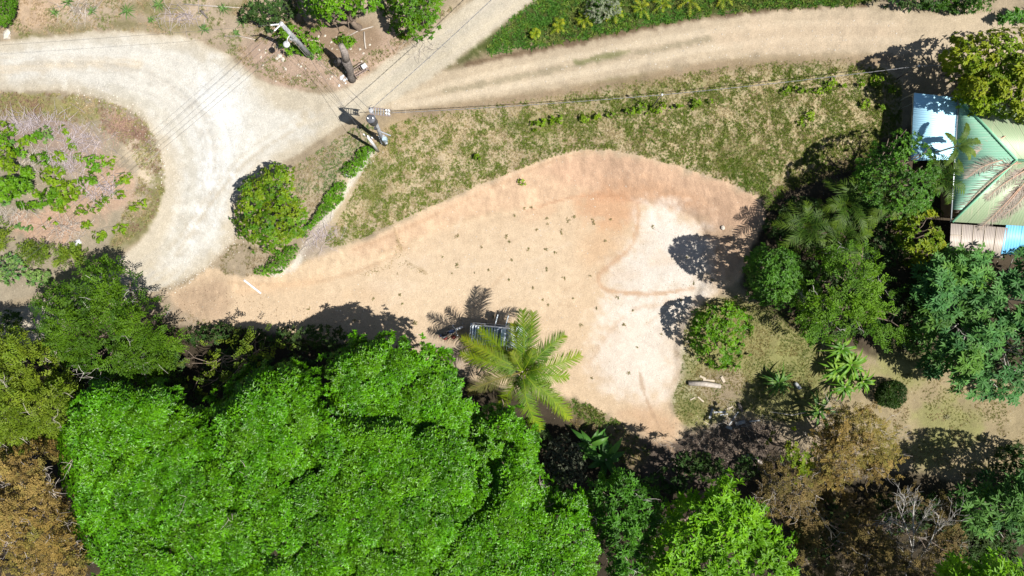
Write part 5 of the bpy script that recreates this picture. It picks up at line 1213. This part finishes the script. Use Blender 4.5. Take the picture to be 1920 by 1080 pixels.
cable(onp(p_b, p_t, .62), at(-60, 570, 5.2), .5, .010, CABLE, 'lower thicker cable from the lamp pole across the island')
cable(p_t + (.05, 0, -.2), p2t + (-.2, .1, -.1), .25, .008, CABLE, 'top cable between the lamp pole and the leaning pole')
cable(onp(p_b, p_t, .75), p2t + (-.1, .1, -.8), .3, .008, CABLE, 'middle cable between the lamp pole and the leaning pole')
cable(onp(p_b, p_t, .55), onp(p2b, p2t, .6), .3, .010, CABLE, 'lowest cable between the lamp pole and the leaning pole')
cable(onp(p_b, p_t, .5), p3t + (-.3, .1, .1), .3, .010, CABLE, 'cable between the lamp pole and the short stub pole')
cable(p2t + (-.15, .1, .1), p2t + (-.15 + .2, .1 + .3, -.4), .05, .015, CABLE, 'short dark jumper cable at the leaning pole top')
twisted(p2t + (.1, .1, -.2), at(1010, -85, 8.4), .3, 'twisted black and white cable along the upper gravel road')
twisted(c1 + (0, 0, .05), t1 + (0, 0, .05), .35, 'twisted cable from the leaning pole to the first bank post')
twisted(t1 + (0, 0, .05), t2 + (0, 0, .05), .35, 'twisted pale cable between the two bank posts')
twisted(t2 + (0, 0, .05), at(1830, 118, 5.6), .1, 'twisted cable from the second bank post into the yellow green tree')
cable(at(1715, 192, Z0 + 2.3), g(1688, 204, .1), .02, .02, CABLEP, 'thin pipe leaning from the blue shed eave', name='pipe')

# dead stump and rubbish racks
sb_ = g(659, 147); st = empty('dead_stump', sb_, 'thick dark dead tree stump with torn limb beside the garbage rack', 'stump')
s1 = at(648, 112, sb_[2] + 2.6); s2 = at(639, 84, sb_[2] + 4.2)
MB().tube([sb_ - np.array([0, 0, .2]), lerp(sb_, s1, .15), lerp(sb_, s1, .5) + (.1, 0, 0), s1], [.42, .26, .30, .34], 10).build('trunk', DEADWOOD, st, True, origin=wb(st))
MB().tube([s1 + (0, 0, -.1), lerp(s1, s2, .5) + (.12, 0, .1), s2], [.32, .27, .20], 9).build('upper_trunk', simple('weathered_wood', (.22, .19, .17), .95, var=.4, scale=9, bump=.6), st, True, origin=wb(st))
MB().tube([s1 + (-.1, 0, -.4), at(637, 112, sb_[2] + 2.4), at(634, 122, sb_[2] + 1.6)], [.22, .2, .08], 7).build('torn_limb', DEADWOOD, st, True, origin=wb(st))
def rack(pu, pv, qu, qv, h, label, w=.55):
    p = g(pu, pv); q = g(qu, qv); root = empty('garbage_rack', (p + q) / 2, label, 'rack')
    d = norm((q - p)[None] * np.array([1, 1, 0]))[0]; s_ = np.array([-d[1], d[0], 0]); zt = max(p[2], q[2]) + h
    P = lambda t, s0, z_: np.array([*(p * (1 - t) + q * t)[:2], z_]) + s_ * s0
    for s0 in (-w / 2, w / 2):
        for z_ in (zt, zt - .35): MB().tube([P(0, s0, z_), P(1, s0, z_)], .03, 5).build('rail', RUST, root, origin=wb(root))
    for k in range(8): MB().tube([P(k / 7, -w / 2, zt - .36), P(k / 7, w / 2, zt - .36)], .025, 5).build('slat', RUST if k < 6 else STEEL, root, origin=wb(root))
    for t in (0, 1):
        for s0 in (-w / 2, w / 2): MB().tube([P(t, s0, zt), np.append(P(t, s0, 0)[:2], min(p[2], q[2]) - .1)], .03, 5).build('leg', RUST, root, origin=wb(root))
    c = P(.86, 0, zt - .2); ang = math.atan2(d[1], d[0])
    MB().box((0, 0, 0), (.42, .36, .3), Matrix.Translation(c) @ Matrix.Rotation(ang, 4, 'Z')).build('tray', WHITE, root, bevel=.04, origin=wb(root))
rack(667, 143, 690, 128, .9, 'rusty garbage rack with pale tray by the dead stump')

# ------------------------------------------------------------------ off-road car with roof rack
cp = g(934, 628); ROT = math.radians(-5.5)
car = empty('offroad_car', cp, 'pale blue off-road car with slatted roof rack and open side doors', 'car', rotz=ROT)
# local frame: +x forward, +y left (doors open this side), z up
def loft(secs, n_sec=None):
    mb = MB(); k = len(secs[0]); V_ = [p for s in secs for p in s]; F = []
    for i in range(len(secs) - 1):
        for j in range(k): F.append((i * k + j, i * k + (j + 1) % k, (i + 1) * k + (j + 1) % k, (i + 1) * k + j))
    F.append(tuple(range(k))[::-1]); F.append(tuple(range((len(secs) - 1) * k, len(secs) * k)))
    mb.add(V_, F); return mb
def sec(x, w, z0, z1, tw=None, r=.08):
    tw = w if tw is None else tw
    return [(x, -w + r, z0), (x, w - r, z0), (x, w, z0 + r), (x, (w + tw) / 2 + .01, (z0 + z1) / 2), (x, tw, z1 - r), (x, tw - r, z1), (x, -tw + r, z1), (x, -tw, z1 - r), (x, -(w + tw) / 2 - .01, (z0 + z1) / 2), (x, -w, z0 + r)]
body = loft([sec(-2.15, .78, .50, .98), sec(-2.1, .85, .42, 1.02), sec(-1.2, .88, .40, 1.04), sec(.9, .88, .40, 1.04), sec(1.3, .88, .42, 1.04), sec(2.05, .84, .45, .98), sec(2.2, .76, .52, .88)]).build('body', CARP, car, True)
loft([sec(1.0, .78, 1.0, 1.09), sec(1.3, .76, 1.0, 1.10), sec(2.0, .70, .95, 1.04), sec(2.14, .64, .93, .98)]).build('hood', CARP, car, True)
loft([sec(-2.08, .80, 1.03, 1.80, .72), sec(-2.0, .84, 1.03, 1.86, .74), sec(.35, .84, 1.03, 1.87, .74), sec(.62, .84, 1.03, 1.80, .72), sec(1.0, .82, 1.03, 1.09, .78)]).build('cabin', CARP, car, True)
MB().add([(.99, -.70, 1.125), (.99, .70, 1.125), (.64, .64, 1.80), (.64, -.64, 1.80), (1.01, -.70, 1.135), (1.01, .70, 1.135), (.66, .64, 1.81), (.66, -.64, 1.81)], [(4, 5, 6, 7), (3, 2, 1, 0), (0, 1, 5, 4), (1, 2, 6, 5), (2, 3, 7, 6), (3, 0, 4, 7)]).build('windshield', GLASS, car)
MB().box((-2.11, 0, 1.42), (.03, 1.2, .5)).build('rear_window', GLASS, car, bevel=.01)
for sgn in (-1, 1):
    for x0, x1 in ((-1.95, -1.15), (-1.05, -.35), (-.25, .5)):
        if sgn == 1 and x0 > -1.2:
            MB().box(((x0 + x1) / 2, .865, 1.0), (x1 - x0, .03, .95)).build('doorway_shade', BLACK, car)  # black slab painting in the dark interior behind the open doors
        else:
            Mx = Matrix.Translation(((x0 + x1) / 2, sgn * .80, 1.46)) @ Matrix.Rotation(sgn * .13, 4, 'X')
            MB().box((0, 0, 0), (x1 - x0 - .05, .04, .42), Mx).build('side_window', GLASS, car, bevel=.01)
for hx, ww in ((-.30, .82), (.55, .86)):     # doors swung out
    M1 = Matrix.Translation((hx, .90, 0)) @ Matrix.Rotation(math.radians(80), 4, 'Z')
    d_ = MB().box((ww / 2, 0, .78), (ww, .07, .62), M1).build('door', CARP, car, bevel=.02)
    fr = MB(); fr.box((ww / 2, 0, 1.60), (ww * .8, .05, .05), M1).box((.10, 0, 1.34), (.05, .05, .5), M1).box((ww - .08, 0, 1.34), (.05, .05, .5), M1).build('window_frame', CARP, d_)
    MB().box((ww / 2, 0, 1.33), (ww * .8 - .1, .02, .46), M1).build('pane', GLASS, d_)
    MB().box((ww - .12, .05, .95), (.14, .04, .03), M1).build('handle', BLACK, d_)
for x, y in ((-1.35, .78), (-1.35, -.78), (1.40, .78), (1.40, -.78)):
    Mw = Matrix.Translation((x, y, .37)) @ Matrix.Rotation(math.pi / 2, 4, 'X')
    w_ = empty('wheel', (0, 0, 0), None, None); w_.parent = car
    MB().lathe([(.24, -.12), (.34, -.13), (.37, -.08), (.37, .08), (.34, .13), (.24, .12)], 20, Mw).build('tyre', BLACK, w_, True)
    MB().lathe([(.05, -.10), (.22, -.09), (.23, .09), (.05, .10)], 14, Mw).build('rim', STEEL, w_, True)
rk = MB()
loop = [(-2.12, -.72), (-2.2, -.60), (-2.2, .60), (-2.12, .72), (.42, .72), (.5, .6), (.5, -.6), (.42, -.72), (-2.12, -.72)]
for z_ in (2.06, 1.98): rk.tube([(a, b_, z_) for a, b_ in loop], .032, 6)
for a, b_ in ((-1.9, .72), (-.8, .72), (.3, .72), (-1.9, -.72), (-.8, -.72), (.3, -.72)): rk.tube([(a, b_, 1.82), (a, b_, 2.0)], .025, 5)
rko = rk.build('roof_rack', RACK, car, True)
MB().box((-.82, 0, 1.885), (2.3, 1.36, .03)).build('rack_gap_shade', NAVY, car, bevel=.01)  # navy sheet added for the dark shade between the rack slats
for i in range(10): MB().box((-2.0 + i * .215, 0, 2.0), (.135, 1.32, .03)).build('slat', RACK, rko, bevel=.006)
MB().box((.36, 0, 2.02), (.26, 1.3, .05)).build('wind_deflector', CARP, rko, bevel=.02)
MB().box((2.26, 0, .58), (.14, 1.6, .2)).build('bumper', STEEL, car, bevel=.03)
MB().box((-2.24, 0, .58), (.14, 1.6, .2)).build('bumper', STEEL, car, bevel=.03)
for sgn in (-1, 1):
    MB().lathe([(.02, 0), (.11, .0), (.11, .05), (.02, .07)], 14, Matrix.Translation((2.16, sgn * .58, .80)) @ Matrix.Rotation(math.pi / 2, 4, 'Y')).build('headlight', PORC, car, True)
    MB().box((.78, sgn * 1.0, 1.15), (.1, .22, .16)).build('mirror', CARP, car, bevel=.03)
sw_ = MB().lathe([(.10, -.33), (.34, -.33), (.36, 0), (.34, .10), (.10, .12)], 18, Matrix.Translation((-2.32, -.2, .98)) @ Matrix.Rotation(-math.pi / 2, 4, 'Y') @ Matrix.Translation((0, 0, -.1)) @ Matrix.Scale(.5, 4, (0, 0, 1))).build('spare_wheel', BLACK, car, True)

# motorcycle
mp_ = g(847, 621); moto = empty('motorcycle', mp_, 'dark blue motorcycle with white front fender parked behind the car', 'motorcycle', rotz=math.radians(22))
for nm_, x in (('rear_wheel', -.68), ('front_wheel', .68)):
    Mw = Matrix.Translation((x, 0, .31)) @ Matrix.Rotation(math.pi / 2, 4, 'X'); w_ = empty(nm_, (0, 0, 0), None, None); w_.parent = moto
    MB().lathe([(.23, -.05), (.29, -.06), (.31, 0), (.29, .06), (.23, .05)], 22, Mw).build('tyre', BLACK, w_, True)
    MB().lathe([(.03, -.05), (.22, -.03), (.22, .03), (.03, .05)], 14, Mw).build('rim', STEEL, w_, True)
def pod(xs, name, mat, par):
    return loft([[(x, w * math.cos(a), z_ + h * math.sin(a)) for a in np.linspace(0, 2 * math.pi, 10, endpoint=False)] for x, w, z_, h in xs]).build(name, mat, par, True)
pod([(-.20, .09, .78, .05), (-.08, .15, .82, .11), (.12, .17, .85, .14), (.28, .12, .84, .10), (.34, .05, .82, .04)], 'fuel_tank', NAVY, moto)
pod([(-.80, .06, .82, .03), (-.7, .13, .82, .06), (-.45, .15, .80, .06), (-.2, .11, .78, .05)], 'seat', BLACK, moto)
pod([(-1.02, .08, .66, .02), (-.9, .11, .72, .03), (-.72, .12, .72, .04)], 'rear_fender', NAVY, moto)
pod([(.36, .07, .66, .03), (.55, .10, .72, .04), (.8, .11, .70, .04), (1.0, .08, .60, .03), (1.05, .03, .55, .02)], 'front_fender', WHITE, moto)
MB().box((0, 0, .45), (.5, .3, .34)).build('engine', STEEL, moto, bevel=.05)
MB().tube([(-.55, 0, .6), (-.1, 0, .68), (.42, 0, .92)], .05, 7).build('frame', DARKM, moto, True)
for s_ in (-1, 1):
    MB().tube([(.68, s_ * .09, .31), (.42, s_ * .09, .98)], .03, 6).build('fork', STEEL, moto, True)
    MB().tube([(-.68, s_ * .12, .31), (-.1, s_ * .1, .40)], .028, 6).build('swingarm', STEEL, moto, True)
    MB().tube([(.40, s_ * .36, 1.14), (.42, s_ * .44, 1.24)], .012, 5).build('mirror_stalk', DARKM, moto)
    MB().lathe([(.01, -.01), (.06, -.01), (.06, .02), (.01, .03)], 10, Matrix.Translation((.42, s_ * .44, 1.26))).build('mirror', STEEL, moto, True)
MB().tube([(.30, -.40, 1.06), (.42, -.2, 1.08), (.44, 0, 1.02), (.42, .2, 1.08), (.30, .40, 1.06)], .022, 6).build('handlebar', STEEL, moto, True)
MB().lathe([(.03, -.06), (.10, -.02), (.11, .05), (.02, .08)], 12, Matrix.Translation((.55, 0, .95)) @ Matrix.Rotation(math.pi / 2, 4, 'Y')).build('headlight', PORC, moto, True)
MB().tube([(.1, -.16, .34), (-.3, -.2, .3), (-.85, -.22, .48)], [.03, .04, .05], 8).build('exhaust', STEEL, moto, True)
MB().box((-1.0, 0, .76), (.06, .16, .09)).build('tail_light', RED, moto, bevel=.02)
MB().tube([(-.1, .1, .4), (-.15, .34, .02)], .015, 5).build('side_stand', DARKM, moto)
for k, (a, b_, lab) in enumerate(((835, 634, 'dark red bundle on the ground by the motorcycle rear wheel'), (851, 632, 'dark red bundle on the ground by the motorcycle engine'))):
    p = g(a, b_); n_ = 8
    loft([[(p[0] + x + .02 * math.sin(q_ * 3), p[1] + r_ * math.cos(q_) * 1.2, p[2] + .12 + r_ * .8 * math.sin(q_)) for q_ in np.linspace(0, 2 * math.pi, n_, endpoint=False)] for x, r_ in ((-.2, .04), (-.14, .11), (0, .14), (.13, .10), (.19, .04))]).build('bundle', RED, None, True, origin=p)
    tag(bpy.data.objects['bundle' if k == 0 else 'bundle.001'], lab, 'bundle')

# ------------------------------------------------------------------ logs, planks, pipes, brush
def log(pts, r, mat, label, name='log', cat='log', group=None, n=7, up=None):
    P = [g(a, b_) for a, b_ in pts]; r = r if hasattr(r, '__len__') else [r] * len(P)
    P = [p + np.array([0, 0, (r[i] * .8 if up is None else up)]) for i, p in enumerate(P)]
    o = MB().tube(P, r, n).build(name, mat, None, True, origin=P[0]); tag(o, label, cat, group); return o
def plank(a, b_, c_, d_, w, mat, label, th=.05, up=.04, group=None):
    p = g(a, b_); q = g(c_, d_); d = norm((q - p)[None])[0]; ln = np.linalg.norm(q - p)
    M_ = Matrix.Translation(((p + q) / 2) + np.array([0, 0, up])) @ Vector(d).to_track_quat('X', 'Z').to_matrix().to_4x4()
    o = MB().box((0, 0, 0), (ln, w, th), Matrix.Identity(4)).build('plank', mat, None, bevel=.008); o.matrix_world = M_
    tag(o, label, 'plank', group); return o
plank(458, 525, 490, 550, .15, WHITE, 'white board lying at the clearing corner below the hedge', .08, .06)
log([(1290, 718), (1320, 719), (1350, 724)], [.20, .22, .18], TWIG, 'grey weathered log lying on the lawn')
plank(1312, 705, 1323, 710, .16, PLANK, 'short pale offcut above the grey log'); plank(1318, 712, 1340, 714, .14, PLANK, 'longer pale board along the grey log')
plank(1352, 706, 1358, 716, .22, PLANK, 'pale block of wood at the end of the grey log', .12)
plank(1308, 744, 1319, 753, .12, PLANK, 'pale splinter board at the lawn edge'); plank(1294, 750, 1303, 745, .10, PLANK, 'small splinter board beside the grass fringe')
plank(1336, 766, 1330, 785, .18, GREYW, 'whitish board in the shade crosswise to the others'); plank(1338, 773, 1361, 772, .14, GREYW, 'long grey board in the shaded wood pile'); plank(1350, 778, 1364, 776, .10, GREYW, 'short grey board below the long one in the shade')
plank(1363, 767, 1374, 762, .12, PLANK, 'slanted offcut in the shaded wood pile'); plank(1384, 772, 1366, 798, .10, GREYW, 'grey pole-like board slanting through the shaded pile')
plank(1379, 795, 1397, 790, .28, GREYW, 'wide grey board at the lower shaded pile'); plank(1405, 790, 1425, 788, .12, GREYW, 'thin grey board at the far end of the shaded pile')
plank(1362, 800, 1372, 803, .22, GREYW, 'grey block at the foot of the slanting board')
plank(1354, 790, 1368, 798, .06, PLANK, 'thin yellowish stick in the shaded pile'); plank(1320, 790, 1336, 800, .06, PLANK, 'thin yellowish stick at the edge of the shade')
log([(1383, 755), (1388, 765), (1392, 772)], [.12, .16, .10], DEADWOOD, 'short brown log on the shaded pile')
log([(1400, 852), (1428, 868)], [.10, .13], TWIG, 'pale log in the deep shade beside the brown trees')
p = g(1495, 724); tag(MB().tube([p + (-.25, .3, .15), p + (.15, -.2, .18)], .15, 12).build('pipe', WHITE, None, True, origin=p), 'short white pipe lying at the strap leaved plant', 'pipe')
log([(580, 76), (600, 77)], .06, PLANK, 'pale branch on the green bush behind the stump', 'branch', 'branch'); log([(636, 80), (645, 78), (658, 75)], .08, PLANK, 'pale split branch at the top of the stump', 'branch', 'branch')
log([(683, 60), (684, 78), (686, 92)], .06, TWIG, 'dry upright branch on the reddish roadside', 'branch', 'branch'); log([(650, 70), (672, 58), (700, 50)], .05, TWIG, 'dry slanting branch on the reddish roadside', 'branch', 'branch')
log([(345, 8), (400, 12), (455, 15)], [.05, .06, .03], TWIG, 'long pale branch lying among the grass tussocks', 'branch', 'branch'); log([(377, 20), (390, 35)], [.10, .06], DEADWOOD, 'short dark log beside the grass tussocks')
log([(420, 68), (450, 68), (480, 75)], .04, TWIG, 'pale branch at the road edge below the tussocks', 'branch', 'branch')
plank(648, 326, 655, 333, .10, WHITE, 'white stake lying at the gap between hedges')
log([(1440, 770), (1480, 776), (1502, 772), (1520, 768)], [.03, .05, .05, .02], BARKP, 'pale crooked branch across the shaded yard edge', 'branch', 'branch', up=.5)
# brush piles of grey dead twigs on the island
def brush(u_, v_, ru, rv, n, h, label, ln=1.2, mat=TWIG):
    b0 = g(u_, v_); mb = MB()
    for i in range(n):
        a = u_ + rng.normal() * ru * .5; b_ = v_ + rng.normal() * rv * .5; p = g(a, b_); d = rng.normal(size=3) * np.array([1, 1, .25]); d /= np.linalg.norm(d)
        p[2] += rng.random() * h; l_ = ln * (.4 + .8 * rng.random()); e = p + d * l_; e[2] = max(e[2], p[2] - .1)
        limb(mb, p, e, .011 + .009 * rng.random(), .006, 3, .15, 3)
    o = mb.build('brush_pile', mat, None, False, origin=b0); tag(o, label, 'brush pile', kind='stuff'); return o
GT = simple('grey_twig', (.36, .31, .32), .9, var=.2)
brush(55, 232, 75, 18, 260, .4, 'long heap of purplish grey dead brush along the island top', mat=GT); brush(160, 262, 50, 24, 150, .4, 'grey dead brush heap in the middle of the island', mat=GT)
brush(120, 305, 36, 22, 150, .4, 'dense grey dead brush heap next to the shadowed hollow', mat=GT); brush(60, 300, 46, 26, 130, .3, 'dark brush heap in the island shade'); brush(190, 355, 44, 28, 140, .4, 'grey dead brush heap around the lower island shrubs', mat=GT)
brush(30, 400, 40, 14, 90, .2, 'sparse dead twigs by the reddish soil patch'); brush(130, 430, 40, 16, 90, .3, 'sparse dead twigs beside the white rubbish'); brush(225, 240, 36, 20, 160, .3, 'reddish brown dead brush at the road bend inside', mat=simple('red_twig', (.27, .17, .13), .9))
brush(150, 20, 40, 20, 90, .2, 'pale dead twigs on the roadside by the hedge'); brush(340, 30, 44, 18, 100, .2, 'grey dead twigs between the grass tussocks', mat=GT); brush(600, 440, 34, 20, 90, .1, 'thin grey dead twigs beside the white gravel strip', mat=GT)
brush(1380, 790, 60, 30, 60, .2, 'tangled twigs in the shaded wood pile'); brush(790, 90, 40, 20, 40, .15, 'few dead twigs beside the upper gravel road')
brush(1280, 850, 60, 30, 30, .15, 'scattered twigs in the shade below the clearing tip')
# rubbish and rocks
def rock(p, r, mat, name, label, cat, group=None, par=None):
    me = bpy.data.meshes.new(name); V_ = []; k = 0
    ph = [(0, 0, 1), (0, 0, -1)] + [(math.cos(a), math.sin(a), z_) for z_ in (.5, -.4) for a in np.linspace(0, 5.24, 6)]
    V_ = [tuple(np.array(q) * r * (.75 + .5 * rng.random()) * np.array([1, .8, .55])) for q in ph]
    F = [(0, 2 + i, 2 + (i + 1) % 6) for i in range(6)] + [(2 + i, 8 + i, 8 + (i + 1) % 6, 2 + (i + 1) % 6) for i in range(6)] + [(1, 8 + (i + 1) % 6, 8 + i) for i in range(6)]
    me.from_pydata(V_, [], F); me.update(); me.materials.append(mat); o = bpy.data.objects.new(name, me); COL.objects.link(o)
    o.location = tuple(float(c) for c in p + np.array([0, 0, r * .2])); o.rotation_euler = (0, 0, rng.random() * 6)
    if par is None: tag(o, label, cat, group)
    return o
for a, b_, r in ((640, 147, .16), (646, 150, .14), (651, 148, .12), (656, 151, .11), (643, 143, .13), (648, 156, .09), (636, 160, .12), (660, 147, .09)):
    rock(g(a, b_), r, WHITE, 'block', 'small white broken block at the foot of the dead stump', 'block', 'white blocks by the stump')
for a, b_, r in ((525, 105, .22), (520, 110, .16), (531, 112, .18)):
    rock(g(a, b_), r, STONE, 'rock', {525: 'largest pale rock on the soil near the lamp pole', 520: 'smallest pale rock of the three near the lamp pole', 531: 'middle sized pale rock of the three near the lamp pole'}[a], 'rock', 'rocks near the lamp pole')
rock(g(147, 455), .3, WHITE, 'rubbish_bag', 'white rubbish bag on the island twigs', 'bag'); rock(g(14, 65), .4, STONE, 'rock', 'tall pale rock at the hedge by the upper road', 'rock')
rock(g(1355, 427), .2, STONE, 'rubbish_bag', 'white rag lying on the orange bank below the palm fronds', 'bag')
# loose stones: too many to count
def stones(poly, n, r, label, line=None):
    V_ = []; F = []
    if line is None:
        poly = smooth_poly(poly, 1); lo, hi = poly.min(0), poly.max(0); p = lo + rng.random((n * 6, 2)) * (hi - lo); p = p[inside(poly, p[:, 0], p[:, 1])][:n]
    else:
        ln = smooth_line(line, 2); seg = rng.integers(0, len(ln) - 1, n); t = rng.random((n, 1)); p = ln[seg] * (1 - t) + ln[seg + 1] * t + rng.normal(size=(n, 2)) * poly
    W = gv(p[:, 0], p[:, 1]); mb = MB(); oc = np.array([(1, 0, 0), (-.8, .2, 0), (0, 1, 0), (0, -.9, 0), (.1, 0, .7), (0, 0, -.5)])
    for q in W:
        s_ = r * (.5 + rng.random() ** 2 * 1.4); a = rng.random() * 6.3; R_ = np.array([[math.cos(a), -math.sin(a), 0], [math.sin(a), math.cos(a), 0], [0, 0, 1]])
        mb.add((oc * s_ * (.8 + .4 * rng.random((6, 1)))) @ R_.T + q, [(0, 2, 4), (2, 1, 4), (1, 3, 4), (3, 0, 4), (2, 0, 5), (1, 2, 5), (3, 1, 5), (0, 3, 5)])
    o = mb.build('loose_stones', STONE, None); tag(o, label, 'stones', kind='stuff')
stones(13, 300, .05, 'loose pale stones along the inner edge of the bend', [(130, 178), (200, 190), (250, 212), (285, 246), (304, 300), (310, 350)])
stones(8, 240, .045, 'loose pale stones at the outer edge of the bend', [(440, 440), (410, 482), (370, 515), (320, 538)])
stones(6, 320, .05, 'white gravel along the hedge foot', [(700, 285), (660, 335), (645, 365), (600, 425), (550, 500), (515, 512)])
stones([(0, 90), (290, 70), (430, 130), (520, 190), (440, 330), (400, 470), (320, 500), (340, 320), (240, 190), (0, 165)], 500, .045, 'pebbles scattered over the gravel bend')
stones([(700, 200), (1200, 60), (1690, 25), (1690, 95), (1200, 130), (760, 200)], 260, .045, 'pebbles scattered over the dirt track')
stones([(330, 560), (440, 545), (600, 525), (740, 440), (1000, 330), (1300, 360), (1300, 560), (1250, 780), (900, 650), (450, 600)], 420, .04, 'clods scattered over the clearing floor')
stones([(480, 70), (700, 60), (690, 130), (600, 170), (490, 150)], 120, .08, 'pale stones on the reddish roadside by the lamp pole')
litter('leaf_litter', [(560, 530), (740, 470), (980, 400), (1140, 375), (1320, 430), (1310, 540), (1260, 640), (1250, 760), (1060, 700), (900, 640), (650, 620)], 1.6, [(.16, .14, .06), (.28, .19, .10), (.20, .17, .08)], 'tiny dead leaf specks strewn over the clearing floor', .07)
# weeds sprouting from the clearing floor
weed = [(857, 443, 7), (904, 463, 6), (830, 482, 6), (856, 498, 8), (916, 506, 6), (890, 512, 5), (848, 512, 5), (745, 513, 5), (750, 552, 8), (755, 570, 5), (779, 605, 9), (950, 443, 7), (955, 453, 6), (960, 488, 6), (954, 525, 8),
        (1006, 432, 8), (1052, 433, 7), (1066, 414, 7), (1077, 407, 9), (1026, 409, 6), (1028, 420, 6), (1110, 411, 7), (1113, 417, 8), (1145, 411, 6), (1135, 452, 6), (1023, 467, 7), (1041, 473, 6), (1026, 505, 8), (1053, 437, 5), (990, 468, 5),
        (1058, 522, 5), (1018, 563, 6), (1028, 572, 8), (1106, 517, 6), (1158, 558, 7), (1118, 578, 8), (1223, 425, 6), (1288, 483, 5), (1169, 608, 8), (1186, 583, 5), (1240, 627, 6), (1196, 652, 5), (1178, 700, 6), (1110, 708, 6), (996, 388, 6),
        (964, 404, 5), (983, 390, 5), (1277, 562, 5), (700, 560, 6), (580, 580, 9), (665, 600, 6), (925, 594, 7), (1075, 560, 5), (1000, 540, 5), (1090, 610, 5), (1300, 530, 8), (1335, 525, 6)]
for a, b_, r in weed:
    r = r * (.45 + 1.0 * rng.random())
    b0 = g(a, b_); W = b0 + rng.normal(size=(max(2, int(r * .9)), 3)) * np.array([r * .2 * S, r * .2 * S, 0]); W[:, 2] = b0[2] + .03
    P, D, Nn, L_, W_, id_ = rosettes(W, norm(np.tile([0, 0, 1.0], (len(W), 1)) + rng.normal(size=W.shape) * .4), 5, .12, .035, (.05, .9), .6)
    cw_ = np.array([(.16, .17, .06), (.21, .19, .08), (.28, .21, .11)])[rng.integers(0, 3, len(P))] * (.7 + .6 * rng.random((len(P), 1)))
    o = leaf_object('weed', P, D, Nn, L_, W_, cw_, LEAF, None, tuple(b0), .2, .2, None); tag(o, ('small' if r < 7 else 'larger') + ' dull green weed ' + nearest(a, b_, [(857, 443, 'below the line of washed leaves'), (900, 465, 'on the open tan floor'), (860, 505, 'on the tan floor toward the motorcycle'), (755, 530, 'beside the blurred tree shadow'), (780, 605, 'at the edge of the wood shadow'), (955, 445, 'under the middle of the cut bank'), (955, 510, 'on the tan floor above the car'), (1030, 425, 'in the cluster below the orange patch'), (1075, 412, 'in the dense cluster by the orange patch'),
        (1112, 414, 'on the orange patch'), (1140, 430, 'by the curved wheel mark'), (1025, 480, 'in the middle of the clearing'), (1025, 568, 'above the coconut palm'), (1110, 520, 'at the bend of the wheel mark'), (1140, 570, 'on the pinkish floor strip'), (1225, 430, 'on the white floor patch'), (1290, 520, 'by the tree shadow on the white floor'), (1175, 600, 'on the lower pale floor'), (1210, 650, 'near the small glossy tree'), (1150, 705, 'on the tapering clearing tip'), (985, 394, 'at the foot of the cut bank'), (580, 580, 'in the dappled shadow by the wood'), (690, 580, 'inside the blurred tree shadow'), (925, 594, 'in the palm frond shadow')]), 'weed', 'weeds on the clearing floor')
